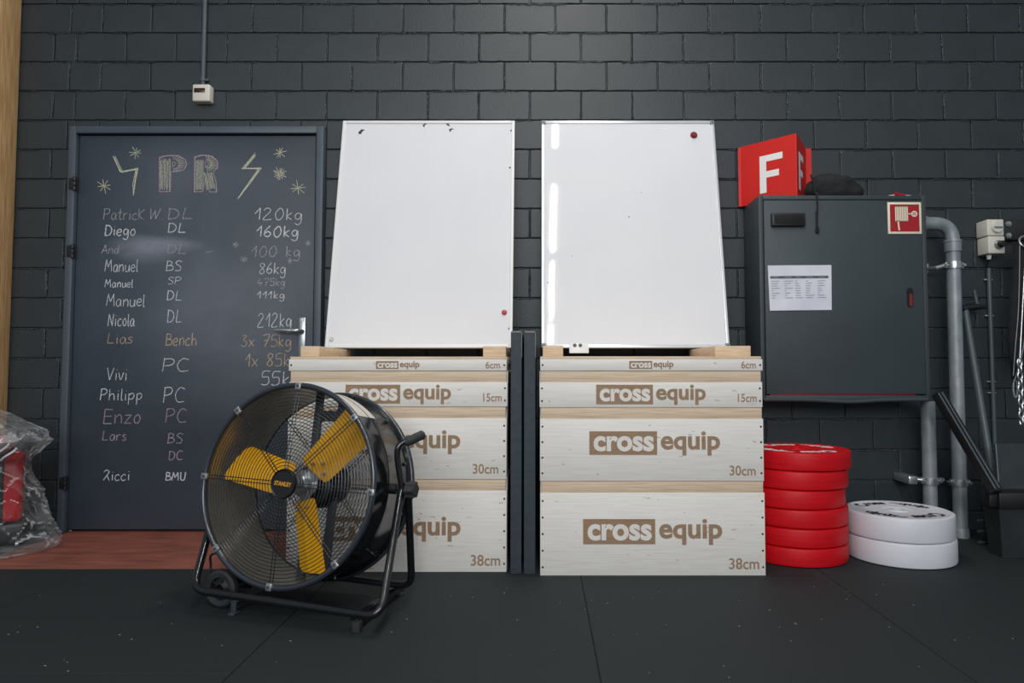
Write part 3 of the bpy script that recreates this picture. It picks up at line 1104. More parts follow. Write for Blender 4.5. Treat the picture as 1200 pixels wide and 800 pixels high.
# -------------------------------------------------------------- whiteboards leaning on the wall
def whiteboard(Xc, W, label, fm, silver):
    th, L = 0.020, 1.246
    by = 3.345
    a = math.asin((WALL - .002 - by) / L)
    t = thing('whiteboard', label, 'whiteboard', (Xc, by, RT + .0046), (-a, 0, 0), group='whiteboards leaning on the boxes')
    MM = ROOTM[t.name]          # local: x right, y back (0 = back face), z up the board
    fwid = .017
    b = B()
    b.box((-W / 2 + .006, -th + .004, .006), (W / 2 - .006, -.003, L - .006), 0, M_=MM)
    obj('writing_surface', b, M['wb'], t)
    b = B()
    for lo, hi in (((-W / 2, -th, 0), (-W / 2 + fwid, 0, L)), ((W / 2 - fwid, -th, 0), (W / 2, 0, L)),
                   ((-W / 2 + fwid, -th, 0), (W / 2 - fwid, 0, fwid)), ((-W / 2 + fwid, -th, L - fwid), (W / 2 - fwid, 0, L))):
        b.box(lo, hi, .003, 3, M_=MM)
    fr = obj('frame', b, fm, t)
    if silver:
        for cx_ in (-W / 2 + .011, W / 2 - .011):
            for cz in (.011, L - .011):
                b = B()
                b.box((cx_ - .0125, -th - .0025, cz - .0125), (cx_ + .0125, .001, cz + .0125), .005, 3, M_=MM)
                cc = obj('corner_cap', b, M['grey_plastic'], t)
                b = B()
                b.cyl(MM @ Vector((cx_, -th - .0035, cz)), MM @ Vector((cx_, -th - .002, cz)), .004, n=12)
                obj('corner_screw', b, M['darkgrey'], cc)
    return t, MM, th, L


def on_board(MM, u, v, th):
    """point on a board's front plane seen at pixel u,v (board local x,z)"""
    inv = MM.inverted()
    o, dd = inv @ Vector((0, 0, HC)), inv.to_3x3() @ ray(u, v)
    s = (-th + .004 - o.y) / dd.y
    q = o + dd * s
    return q.x, q.z


WBL = ((aY(381, 405, 3.325).x + aY(601, 407, 3.325).x) / 2 - .003, .916)
t, MM, th, L = whiteboard(WBL[0], WBL[1], 'white-framed whiteboard leaning on the wall, black tape scraps along its top', M['wbframe'], False)
b = B()
for u, v, sh in ((424, 154, [(-6, -2), (-1, 4), (5, 3), (1, 0), (-1, -5), (-4, -5)]), (498, 147, [(-4, 0), (0, 5), (4, 4), (0, 1), (-1, -4)]),
                 (524, 146, [(-4, 4), (2, 2), (5, -3), (1, -2)]), (529, 152, [(-4, 1), (1, 3), (4, 1), (0, 0), (-1, -4), (-3, -3)])):
    cx_, cz = on_board(MM, u, v, th)
    pl = [(cx_ + x * .0032, cz + y * .0032) for x, y in sh]
    b.prism(pl, .0005, MM @ front(-th + .004))
obj('tape_scraps', b, M['dark_tape'], t, smooth=0)
b = B()
for u, v in ((599, 153), (597.5, 196.5), (596.5, 385), (402, 151)):
    cx_, cz = on_board(MM, u, v, th)
    b.cyl(MM @ Vector((cx_, -th + .002, cz)), MM @ Vector((cx_, -th + .005, cz)), .0045, n=10)
obj('fixing_hole', b, M['gap'], t)
b = B()
cx_, cz = on_board(MM, 388.5, 397.5, th)
b.cyl(MM @ Vector((cx_, -th - .001, cz)), MM @ Vector((cx_, -th + .005, cz)), .010, n=14, bev=.001)
obj('steel_bolt', b, M['steel'], t)


def magnet(MM, u, v, th, r, m, label):
    cx_, cz = on_board(MM, u, v, th)
    q0, q1 = MM @ Vector((cx_, -th + .004, cz)), MM @ Vector((cx_, -th - .006, cz))
    tt = thing('round_magnet', label, 'magnet', q0)
    b = B()
    b.cyl(q0, q0 + (q1 - q0) * .6, r, r * .97, n=24, bev=.0012)
    bd = obj('magnet_body', b, m, tt)
    b = B()
    b.cyl(q0 + (q1 - q0) * .6, q1, r * .72, r * .66, n=24, bev=.0012)
    obj('magnet_grip', b, m, tt)


magnet(MM, 591, 366, th, .0135, M['magnet'], 'bright red round magnet low on the white-framed whiteboard')
WBR = ((aY(634, 407, 3.325).x + aY(856, 407, 3.325).x) / 2 + .0, .920)
t, MM, th, L = whiteboard(WBR[0], WBR[1], 'silver-framed whiteboard with grey corner caps leaning on the wall', M['alu'], True)
b = B()
x0, z0 = on_board(MM, 667, 402.5, th)
x1, z1 = on_board(MM, 690, 414, th)
b.box((x0, -th - .004, z1), (x1, -th + .002, z0), .002, M_=MM)
clip = obj('hanging_clip', b, M['wbframe'], t)
b = B()
for q, mm in ((673.5, 'darkgrey'), (680, 'brand')):
    xx, zz = on_board(MM, q, 405, th)
    b.cyl(MM @ Vector((xx, -th - .0065, zz)), MM @ Vector((xx, -th - .003, zz)), .009, n=14, bev=.001)
obj('clip_screws', b, M['darkgrey'], clip)
magnet(MM, 813, 158.5, th, .019, M['magnet2'], 'dark red round magnet high on the silver-framed whiteboard')
b = B()
for u, v, s in ((737, 254, .005), (642, 331, .004), (645, 383, .005), (670, 300, .003), (752, 226, .003)):
    cx_, cz = on_board(MM, u, v, th)
    b.prism([(cx_ - s, cz - s * .4), (cx_ + s * .3, cz - s), (cx_ + s, cz + s * .5), (cx_ - s * .2, cz + s)], .0004, MM @ front(-th + .004))
obj('scuff_marks', b, M['grey_plastic'], t, smooth=0)

# -------------------------------------------------------------- fire hose cabinet
CYF = 3.34
cx0, cx1 = 1.073, 1.900
cz0, cz1 = .690, 1.699
t = thing('hose_cabinet', 'dark grey wall cabinet with red hose sign and taped paper', 'cabinet', ((cx0 + cx1) / 2, (CYF + WALL) / 2, cz0))
b = B()
rim = .021
b.box((cx0, CYF + .004, cz0), (cx0 + rim, WALL - .002, cz1), .003)
b.box((cx1 - rim, CYF + .004, cz0), (cx1, WALL - .002, cz1), .003)
b.box((cx0 + rim, CYF + .004, cz1 - rim), (cx1 - rim, WALL - .002, cz1), .002)
b.box((cx0 + rim, CYF + .004, cz0), (cx1 - rim, WALL - .002, cz0 + rim), .002)
b.box((cx0 + rim, WALL - .02, cz0 + rim), (cx1 - rim, WALL - .002, cz1 - rim))
obj('cabinet_body', b, M['cab'], t)
b = B()
b.box((cx0 + rim + .003, CYF, cz0 + rim + .006), (cx1 - rim - .003, CYF + .02, cz1 - rim - .004), .003)
dr = obj('cabinet_door', b, M['cab'], t)
b = B()
b.box((cx0 + rim + .02, CYF + .006, cz0 + rim + .001), (cx1 - rim - .05, CYF + .016, cz0 + rim + .0055), .0005)
obj('red_edge', b, M['label_red'], t)
# bottom lip, slightly sagging in the middle
b = B()
n = 16
pts = []
for k in range(n + 1):
    x = cx0 + .012 + (cx1 - cx0 - .02) * k / n
    sag = -.010 * math.exp(-((k / n - .52) / .16) ** 2)
    pts.append((x, CYF + .012, cz0 + .001 + sag))
b.tube(pts, .011, 10)
obj('bottom_lip', b, M['cab'], t)
# handle
h0, h1 = aY(903, 265.5, CYF), aY(942, 250.5, CYF)
b = B()
b.box((h0.x, CYF - .022, h0.z), (h1.x, CYF, h1.z), .004, 3)
hb = obj('door_handle', b, M['black'], dr)
b = B()
b.box((h0.x + .012, CYF - .0225, h0.z + .008), (h1.x - .012, CYF - .0215, h1.z - .010), .0003)
obj('grip_recess', b, M['gap'], hb)
# red slot
s0, s1 = aY(1063, 360.5, CYF), aY(1070, 337, CYF)
b = B()
r_ = (s1.x - s0.x) / 2
poly = [((s0.x + s1.x) / 2 + r_ * math.cos(a), (s1.z - r_) + r_ * math.sin(a)) for a in [math.pi * k / 8 for k in range(9)]] + \
       [((s0.x + s1.x) / 2 - r_ * math.cos(a), (s0.z + r_) - r_ * math.sin(a)) for a in [math.pi * k / 8 for k in range(9)]]
b.prism(poly, .001, front(CYF))
sl = obj('lock_slot', b, M['gap'], dr, smooth=0)
b = B()
b.prism([(x * .5 + .5 * ((s0.x + s1.x) / 2) + .004, z - .028 if z > (s0.z + s1.z) / 2 else z + .006) for x, z in poly], .0005, front(CYF - .001))
obj('red_latch', b, M['magnet2'], sl, smooth=0)
# hose sign
g0, g1 = aY(1040.5, 274, CYF), aY(1079, 237, CYF)
b = B()
b.box((g0.x, CYF - .003, g0.z), (g1.x, CYF, g1.z), .0008)
sg = obj('hose_sign', b, M['cream'], dr)
b = B()
e = .011
b.box((g0.x + e, CYF - .0036, g0.z + e), (g1.x - e, CYF - .002, g1.z - e))
obj('sign_field', b, M['label_red'], sg, smooth=0)
b = B()
SW = g1.x - g0.x
SH = g1.z - g0.z
gp = lambda x, y: (g0.x + x * SW, g0.z + y * SH)
FS = front(CYF - .0041)
for k in range(8):
    x = .235 + k * .049
    b.stroke([gp(x, .87), gp(x, .39)], SW * .036, FS)
b.stroke([gp(.225, .86), gp(.60, .86)], SW * .02, FS)
b.stroke([gp(.225, .40), gp(.60, .40)], SW * .02, FS)
b.stroke([gp(.30, .42), gp(.315, .24), gp(.33, .11)], SW * .045, FS)
b.stroke([gp(.58, .63), gp(.70, .63)], SW * .03, FS)
ring = [gp(.785 + .075 * math.cos(a), .63 + .075 * math.sin(a)) for a in [2 * math.pi * k / 24 for k in range(25)]]
b.stroke(ring, SW * .034, FS)
b.stroke([gp(.72, .63), gp(.85, .63)], SW * .022, FS)
b.stroke([gp(.785, .565), gp(.785, .695)], SW * .022, FS)
obj('hose_reel_symbol', b, M['cream'], sg, smooth=0)

# paper sheet taped on the cabinet door
a0, a1, a2, a3 = aY(899.5, 311, CYF), aY(974, 310.5, CYF), aY(974.5, 363, CYF), aY(902, 364, CYF)
b = B()
vs, fs = [], []
n1, n2 = 20, 12
for j in range(n2 + 1):
    for i in range(n1 + 1):
        s, q = i / n1, j / n2
        p = (a0 * (1 - s) + a1 * s) * (1 - q) + (a3 * (1 - s) + a2 * s) * q
        y = CYF - .0022 - .003 * max(0, noise.noise(Vector((s * 3, q * 3, 1.7)))) - .004 * max(0, q - .75) * 4 * (0.5 + .5 * math.sin(s * 5))
        vs.append((p.x, y, p.z))
for j in range(n2):
    for i in range(n1):
        k = j * (n1 + 1) + i
        fs.append([k, k + 1, k + n1 + 2, k + n1 + 1])
b.add(vs, fs)
pt = thing('paper_sheet', 'white printed timetable sheet taped to the grey cabinet door', 'paper', (a3.x, CYF, a3.z))
sh = obj('sheet', b, M['paper'], pt)
PX = lambda s, q: (lambda p: (p.x, p.z))((a0 * (1 - s) + a1 * s) * (1 - q) + (a3 * (1 - s) + a2 * s) * q)


def on_sheet(s, q):
    y = CYF - .0022 - .003 * max(0, noise.noise(Vector((s * 3, q * 3, 1.7)))) - .004 * max(0, q - .75) * 4 * (0.5 + .5 * math.sin(s * 5))
    p = PX(s, q)
    return Vector((p[0], y - .0009, p[1]))


def sheet_bar(b, s0, s1, q, h):
    n = max(2, int((s1 - s0) * 24))
    vs = []
    for i in range(n + 1):
        s = s0 + (s1 - s0) * i / n
        vs += [on_sheet(s, q - h / 2), on_sheet(s, q + h / 2)]
    b.add(vs, [[2 * i, 2 * i + 1, 2 * i + 3, 2 * i + 2] for i in range(n)])


b = B()
sheet_bar(b, .03, .95, .265, .055)
obj('table_header', b, M['inkdark'], sh, smooth=0)
b = B()
r = random.Random(2)
for k in range(8):
    q = .35 + k * .053
    for c0 in (.04, .25, .42, .59, .78):
        L = r.uniform(.03, .14)
        sheet_bar(b, c0, c0 + L, q, .014)
obj('table_text', b, M['ink'], sh, smooth=0)
b = B()
for c0 in (.05, .25, .42, .59, .78):
    sheet_bar(b, c0 + .01, c0 + .01 + r.uniform(.07, .11), .265, .014)
for v in b.v:
    v.y -= .0005
obj('header_text', b, M['ink'], sh, smooth=0)

# -------------------------------------------------------------- folded F sign on top of the cabinet
P0 = Vector((1.056, 3.575))
P1 = Vector((1.273, 3.365))
P2 = Vector((1.405, 3.585))
zs0, zs1 = cz1 + .001, cz1 + .335
zs1 = aY(938, 156, P1.y).z
t = thing('fire_sign', 'red folded fire equipment sign with white F atop the cabinet', 'sign', (P1.x, P1.y, zs0))
b = B()
thk = .004


def panel(b, A, Bp, z0, z1, thk):
    dr_ = (Bp - A).normalized()
    nn = Vector((dr_.y, -dr_.x)) * thk
    vs = [(A.x, A.y, z0), (Bp.x, Bp.y, z0), (Bp.x - nn.x, Bp.y - nn.y, z0), (A.x - nn.x, A.y - nn.y, z0)]
    vs += [(x, y, z1) for x, y, _ in vs]
    b.add(vs, [[0, 1, 2, 3], [4, 5, 6, 7], [0, 1, 5, 4], [1, 2, 6, 5], [2, 3, 7, 6], [3, 0, 4, 7]])


panel(b, P0, P1, zs0, zs1, thk)
panel(b, P1, P2, zs0, zs1, thk)
panel(b, P0 + Vector((-.014, .0)), P0, zs0 - .0, zs1 - .004, thk)
panel(b, P2, P2 + Vector((.03, .0)), zs0, zs1 - .004, thk)
sgn = obj('folded_panel', b, M['sign_red'], t)


def letter_F(A, Bp, z0, z1, s0, s1, q0, q1):
    dr_ = (Bp - A)
    Lx = dr_.length
    dr_.normalize()
    nn = Vector((dr_.y, -dr_.x))
    Mx = Matrix(((dr_.x, 0, nn.x, A.x + nn.x * .0006), (dr_.y, 0, nn.y, A.y + nn.y * .0006), (0, 1, 0, z0), (0, 0, 0, 1)))
    H = z1 - z0
    X0, X1, Y0, Y1 = s0 * Lx, s1 * Lx, q0 * H, q1 * H
    wv = (X1 - X0) * .29
    hb = (Y1 - Y0)
    poly = [(X0, Y0), (X0 + wv, Y0), (X0 + wv, Y0 + hb * .40), (X0 + (X1 - X0) * .84, Y0 + hb * .40), (X0 + (X1 - X0) * .84, Y0 + hb * .57),
            (X0 + wv, Y0 + hb * .57), (X0 + wv, Y0 + hb * .83), (X1, Y0 + hb * .83), (X1, Y1), (X0, Y1)]
    b = B()
    b.prism(poly, .0008, Mx)
    return b


obj('letter_f', letter_F(P0, P1, zs0, zs1, .35, .76, .15, .76), M['white'], sgn, smooth=0)
obj('letter_f', letter_F(P1, P2, zs0, zs1, .22, .66, .15, .76), M['white'], sgn, smooth=0)

# -------------------------------------------------------------- drawstring bag on the cabinet
q = aY(975, 213, 3.46)
q = aY(976, 213, 3.425)
t = thing('drawstring_bag', 'black cloth drawstring bag lying on the cabinet top', 'bag', (q.x, 3.425, cz1))
bm = bmesh.new()
bmesh.ops.create_icosphere(bm, subdivisions=5, radius=1)
for v in bm.verts:
    p = v.co
    r_ = 1 + .16 * noise.noise(p * 1.6 + Vector((3, 1, 2))) + .05 * noise.noise(p * 5)
    fold = .045 * math.sin(9 * p.y + 5 * p.z + 3 * p.x) * max(0, -p.x + .4)
    x, y, z = p.x * .140 * r_, p.y * .060 * r_, p.z * (r_ + fold)
    z = z * (.098 if z > 0 else .062) * (1.08 - .25 * abs(p.x + .1))
    v.co = Vector((x, y, z))
zmin = min(v.co.z for v in bm.verts)
for v in bm.verts:
    v.co.z = max(v.co.z, zmin * .55)
zmin = min(v.co.z for v in bm.verts)
b = B()
b.addbm(bm, Matrix.Translation((q.x, 3.425, cz1 + .0008 - zmin)))
obj('bag_cloth', b, M['cloth'], t, smooth=60)
b = B()
cyd = CYF - .007
cl = [aY(950, 205, 3.40), aY(953, 214, 3.38), Vector((aY(956, 226, 3.36).x, 3.365, cz1 + .018)), Vector((aY(957, 230, CYF).x, CYF - .004, cz1 + .002)),
      aY(958, 245, cyd), aY(957.5, 262, cyd), aY(959.5, 271, cyd), aY(956.5, 271.5, cyd), aY(957.2, 262, cyd), aY(956.6, 248, cyd)]
b.tube(smooth_line(cl, 5), .0042, 7)
obj('drawstring', b, M['cloth'], t)

# small red thing lying on top at the right
q = aY(1055, 226, 3.37)
t = thing('red_marker', 'small red plastic scrap on the cabinet top edge', 'scrap', (q.x, 3.37, cz1))
b = B()
b.tube([(q.x - .03, 3.37, cz1 + .012), (q.x - .012, 3.37, cz1 + .010), (q.x + .026, 3.375, cz1 + .007)], [.013, .008, .007], 10)
obj('scrap_body', b, M['magnet'], t)
b = B()
b.tube([(q.x + .026, 3.375, cz1 + .006), (q.x + .055, 3.37, cz1 + .004)], [.004, .003], 8)
b.tube([(q.x - .032, 3.37, cz1 + .006), (q.x - .06, 3.37, cz1 + .004)], [.004, .003], 8)
obj('scrap_ends', b, M['white'], t)

# -------------------------------------------------------------- galvanised pipes
PYD = 3.46
PR = .0335


def clamp(b, x, z, Y):
    b.lathe([(PR, -.017), (PR + .006, -.017), (PR + .007, 0), (PR + .006, .017), (PR, .017)], 24, Matrix.Translation((x, Y, z)), closed=True)
    for s in (-1, 1):
        b.box((x + s * (PR + .002) - .012, Y - .012, z - .014), (x + s * (PR + .002) + .012, Y + .012, z + .014), .002)
        b.cyl((x + s * (PR + .012), Y - .024, z), (x + s * (PR + .012), Y + .02, z), .007, n=10)
    return b


p1x = aY(1118, 340, PYD).x
zp = aY(1100, 262, PYD).z
t = thing('galvanised_pipe', 'galvanised pipe bending down from the cabinet side to the floor', 'pipe', (p1x, PYD, 0), group='galvanised pipes')
b = B()
b.tube(arc_path([(cx1 + .002, PYD, zp), (p1x, PYD, zp), (p1x, PYD, 0)], .095, 12), PR, 24)
pp = obj('pipe_run', b, M['galv'], t)
b = B()
b.lathe([(PR, -.03), (PR + .006, -.03), (PR + .006, .018), (PR + .009, .019), (PR + .009, .028), (PR, .028)], 28, Matrix.Translation((p1x, PYD, zp - .115)), closed=True)
obj('elbow_collar', b, M['galv'], pp)
b = B()
mx = Matrix.Translation((cx1 + .045, PYD, zp)) @ Matrix.Rotation(math.pi / 2, 4, 'Y')
b.lathe([(PR, -.02), (PR + .005, -.02), (PR + .005, .018), (PR, .018)], 28, mx, closed=True)
obj('elbow_collar', b, M['galv'], pp)
b = B()
z1_ = aY(1118, 311, PYD).z
clamp(b, p1x, z1_, PYD)
b.tube([(p1x - .045, PYD, z1_), (p1x - .085, PYD + .0, z1_ - .012), (p1x - .115, PYD + .06, z1_ - .01)], .011, 10)
b.box((p1x - .135, PYD + .05, z1_ - .03), (p1x - .095, WALL, z1_ + .02), .004)
obj('pipe_clamp', b, M['chrome'], t)
zc_ = aY(1125, 565, PYD).z
b = B()
clamp(b, p1x, zc_, PYD)
obj('pipe_clamp', b, M['chrome'], t)
b = B()
b.lathe([(PR, 0), (PR + .006, 0), (PR + .006, .03), (PR + .003, .045), (PR, .045)], 24, Matrix.Translation((p1x, PYD, 0)), closed=True)
obj('floor_collar', b, M['galv'], t)
p2x = aY(1088.5, 520, PYD).x
t = thing('galvanised_pipe', 'galvanised pipe dropping from the cabinet underside behind white plates', 'pipe', (p2x, PYD, 0), group='galvanised pipes')
b = B()
b.tube([(p2x, PYD, 0), (p2x, PYD, cz0 - .012)], PR, 24)
obj('pipe_run', b, M['galv'], t)
b = B()
clamp(b, p2x, zc_ + .008, PYD)
b.tube([(p2x - .04, PYD, zc_ + .012), (p2x - .075, PYD + .01, zc_ + .016)], .012, 10)
b.box((p2x - .115, PYD - .02, zc_ - .008), (p2x - .07, WALL, zc_ + .034), .006)
b.tube([(p2x + .045, PYD, zc_ + .012), (p2x + .075, PYD + .02, zc_ + .01)], .012, 10)
obj('pipe_clamp', b, M['chrome'], t)


# -------------------------------------------------------------- bumper plates
def plate(name, label, X, Y, z, T, m, mtxt, rot, group):
    t = thing(name, label, 'weight plate', (X, Y, z), (0, 0, rot), group)
    MM = ROOTM[t.name]
    R = .2245
    b = B()
    b.lathe([(.026, 0), (R - .010, 0), (R - .002, .004), (R, .012), (R, T - .012), (R - .002, T - .004), (R - .010, T - .0005), (R - .022, T - .0006),
             (R - .026, T - .0025), (.066, T - .0025), (.062, T - .005), (.046, T - .005), (.042, T - .002), (.030, T - .002), (.026, T - .005)], 72, MM, closed=True)
    obj('rubber_disc', b, m, t, smooth=30)
    b = B()
    b.lathe([(.0255, .001), (.0265, .001), (.034, T - .0028), (.034, T - .001), (.0255, T - .001)], 32, MM, closed=True)
    obj('hub_ring', b, m, t)
    b = B()
    for base in (0, math.pi):
        for word, a0, a1 in (('Cross', 2.80, 1.72), ('equip', 1.58, .46)):
            def fn(x, y, a0=a0, a1=a1, base=base):
                a = base + a0 + (a1 - a0) * x
                rr = .124 + .066 * y
                return (rr * math.cos(a), rr * math.sin(a), T - .0019)
            put_text(b, word, 0, 0, 0, 0, MM, offset=.045, fn=fn)
        for k in (0, 1):
            a = base + .10 + k * .10
            b.add([((.132 + r_) * math.cos(a + s), (.125 + r_) * math.sin(a + s), T - .0019) for r_, s in ((0, 0), (0, .05), (.035, .11), (.035, .06))], [[0, 1, 2, 3]])
    obj('disc_lettering', b, mtxt, t, smooth=0)
    return t


ordw = ['bottom red bumper plate of the stack, resting on the floor', 'red bumper plate directly above the bottom red one', 'third red bumper plate up from the floor',
        'third red bumper plate down from the top', 'red bumper plate directly below the topmost red one', 'topmost red bumper plate with white ring lettering']
offs = [(1.144, 3.128), (1.146, 3.130), (1.147, 3.132), (1.138, 3.136), (1.153, 3.138), (1.168, 3.140)]
zz = 0.0005
for k in range(6):
    plate('bumper_plate', ordw[k], offs[k][0], offs[k][1], zz, .0795, M['redplate'], M['white'], 1.1 * k + .35, 'red bumper plates in a stack')
    zz += .080
plate('bumper_plate', 'lower white bumper plate, resting on the floor beside red stack', 1.607, 3.105, .0005, .1035, M['whiteplate'], M['print_black'], .5, 'white bumper plates in a stack')
plate('bumper_plate', 'upper white bumper plate with black ring lettering', 1.604, 3.108, .1045, .1035, M['whiteplate'], M['print_black'], -.25, 'white bumper plates in a stack')

# -------------------------------------------------------------- isolator switch with conduit
sx0, sx1 = aY(1157, 270, 3.51).x, aY(1176, 270, 3.51).x
szt, szm, szb = aY(1165, 257, 3.51).z, aY(1165, 276.5, 3.51).z, aY(1165, 297, 3.51).z
t = thing('isolator_switch', 'off-white two-part switch box with round knobs beside the pipe', 'switch', ((sx0 + sx1) / 2, WALL, szb))
for (za, zb, off) in ((szm + .001, szt, 0), (szb, szm - .001, .003)):
    b = B()
    b.box((sx0 + off - .002, 3.505, za), (sx1 + off, WALL - .001, zb), .006, 3)
    hs = obj('switch_housing', b, M['beige'], t)
    zc = (za + zb) / 2
    b = B()
    xk = (sx0 + sx1) / 2 + (.004 if off == 0 else .010)
    rr = .030 if off == 0 else .024
    b.cyl((xk, 3.505, zc), (xk, 3.492, zc), rr, rr * .95, n=28, bev=.002)
    kn = obj('switch_dial', b, M['beige'] if off == 0 else M['steel'], hs)
    b = B()
    if off == 0:
        b.box((xk - .022, 3.486, zc - .006), (xk + .022, 3.494, zc + .004), .003)
        obj('dial_grip', b, M['grey_plastic'], kn)
    else:
        b.cyl((xk + .003, 3.493, zc), (xk + .003, 3.468, zc), .018, .016, n=24, bev=.003)
        obj('dial_grip', b, M['black'], kn)
b = B()
gx = (sx0 + sx1) / 2 - .012
b.cyl((gx, 3.55, szb - .016), (gx, 3.55, szb), .012, n=12)
b.cyl((gx, 3.55, szb - .024), (gx, 3.55, szb - .016), .009, n=12)
obj('cable_gland', b, M['white'], t)
t = thing('wall_conduit', 'thin dark conduit running down below the two-part switch', 'conduit', (gx, WALL, .5))
b = B()
cxx = aY(1162, 400, WALL - .014).x
b.tube([(gx, 3.55, szb - .024), (gx, 3.575, szb - .06)], .005, 8)
obj('cable', b, M['black'], t)
b = B()
b.tube([(cxx - .004, WALL - .014, szb - .065), (cxx, WALL - .014, .42)], .011, 12)
obj('conduit_tube', b, M['darktool'], t)
b = B()
for v in (328, 370, 447, 460):
    z = aY(1162, v, WALL).z
    b.box((cxx - .028, WALL - .016, z - .004), (cxx + .016, WALL + .001, z + .004), .0015)
obj('conduit_clip', b, M['steel'], t)

# -------------------------------------------------------------- wall bracket with hanging belt, chain and hook
k0 = aY(1171, 281, 3.56)
k1 = aY(1200, 257, 3.56)
t = thing('wall_bracket', 'dark steel wall bracket with two bolts right of switch', 'bracket', ((k0.x + k1.x) / 2, WALL, k0.z))
b = B()
b.box((k0.x, 3.56, k0.z), (k1.x + .35, WALL, k1.z), .004)
obj('bracket_plate', b, M['black'], t)
for v in (262.5, 276):
    q = aY(1181.5, v, 3.555)
    b = B()
    b.cyl((q.x, 3.548, q.z), (q.x, 3.56, q.z), .015, n=6)
    b.cyl((q.x, 3.540, q.z), (q.x, 3.56, q.z), .009, n=14, bev=.002)
    obj('bolt', b, M['galv'], t)
b = B()
for X in (k1.x + .05, k1.x + .25):
    b.tube(arc_path([(X, 3.57, k0.z + .02), (X, 3.47, k0.z + .02), (X, 3.45, k0.z + .07)], .02), .009, 10)
obj('hook', b, M['black'], t)

# weight belt: curved black webbing hanging with pale piping
t = thing('weight_belt', 'black padded belt with pale piping hanging from the wall bracket', 'belt', (k1.x + .03, 3.5, .9))
top = k0.z + .045
rows = [(283, 1188, 1216), (300, 1189, 1214), (330, 1187.5, 1212), (350, 1184, 1210), (370, 1183, 1208), (400, 1182, 1206), (420, 1184, 1203), (440, 1186.5, 1197), (450, 1188, 1192)]
vs, fs = [], []
for v, a, c in rows:
    for s in range(7):
        u = a + (c - a) * s / 6
        p = aY(u, v, 3.46 + .03 * math.sin(s / 6 * math.pi) * -1)
        vs.append(p)
for side in (0,):
    for r_ in range(len(rows) - 1):
        for s in range(6):
            k = r_ * 7 + s
            fs.append([k, k + 1, k + 8, k + 7])
n0 = len(vs)
vs += [p + Vector((.002, .014, 0)) for p in vs]
fs += [[i + n0 for i in f] for f in fs]
for r_ in range(len(rows) - 1):
    for s in (0, 6):
        k = r_ * 7 + s
        fs.append([k, k + 7, k + 7 + n0, k + n0])
for s in range(6):
    for base in (0, (len(rows) - 1) * 7):
        fs.append([base + s, base + s + 1, base + s + 1 + n0, base + s + n0])
b = B()
b.add(vs, fs)
obj('belt_webbing', b, M['cloth'], t, smooth=60)
b = B()
for path in ([(1195, 287), (1194.5, 330), (1193, 370), (1190, 405), (1187.5, 440)], [(1204, 360), (1199.5, 405), (1193, 432), (1188.5, 447)]):
    b.tube(smooth_line([aY(u, v, 3.418) for u, v in path], 5), .0022, 6)
obj('piping', b, M['grey_plastic'], t)
b = B()
q = aY(1197, 284, 3.45)
b.tube([(q.x + .028 * math.cos(a), 3.425 + .006 * math.sin(a), q.z + .028 * math.sin(a)) for a in [2 * math.pi * k / 20 for k in range(20)]], .005, 8, closed=True)
obj('belt_ring', b, M['steel'], t)
b = B()
q = aY(1185, 455, 3.46)
b.tube([(q.x + .010 * math.cos(a), 3.43, q.z + .045 * math.sin(a)) for a in [2 * math.pi * k / 20 for k in range(20)]], .004, 8, closed=True)
b.tube([(q.x, 3.43, q.z + .045), (aY(1187.5, 446, 3.45).x, 3.45, aY(1187.5, 446, 3.45).z)], .004, 8)
obj('snap_hook', b, M['galv'], t)
t = thing('steel_chain', 'short steel chain hanging beside the black belt', 'chain', (aY(1196, 495, 3.38).x, 3.38, aY(1198, 495, 3.42).z))
b = B()
zz_ = aY(1198, 425, 3.42).z
z_end = aY(1198, 493, 3.42).z
k = 0
xx = aY(1196, 460, 3.38).x
while zz_ > z_end:
    pts = []
    for j in range(16):
        a = 2 * math.pi * j / 16
        lx, lz = .011 * math.cos(a), .021 * math.sin(a)
        pts.append((xx + (lx if k % 2 == 0 else 0), 3.38 + (0 if k % 2 == 0 else lx), zz_ + lz))
    b.tube(pts, .0038, 6, closed=True)
    zz_ -= .032
    k += 1
b.tube([(xx, 3.38, aY(1198, 425, 3.42).z), (xx + .10, 3.44, k0.z + .03)], .003, 6)
obj('chain_links', b, M['steel'], t)

# -------------------------------------------------------------- leaning tools and bin at the right edge
t0 = aY(1131, 363, 3.50)
t1 = aY(1164, 562, 3.30)
foot = t1 + (t1 - t0) * ((t1.z - .002) / (t0.z - t1.z))
t = thing('leaning_pole', 'dark round pole with crossbar top leaning against the wall', 'pole', foot)
b = B()
b.tube([t0, foot], .0165, 16)
obj('pole_shaft', b, M['darktool'], t)
b = B()
q0, q1 = aY(1127, 362, 3.50), aY(1156, 360, 3.50)
b.tube([q0, (q0 + q1) / 2 + Vector((0, 0, .008)), q1], [.018, .019, .008], 12)
u0, u1 = aY(1141.5, 340, 3.51), aY(1145.5, 359, 3.51)
obj('crossbar', b, M['black'], t)
b = B()
b.tube([u0, u1], .009, 10)
obj('top_peg', b, M['darktool'], t)

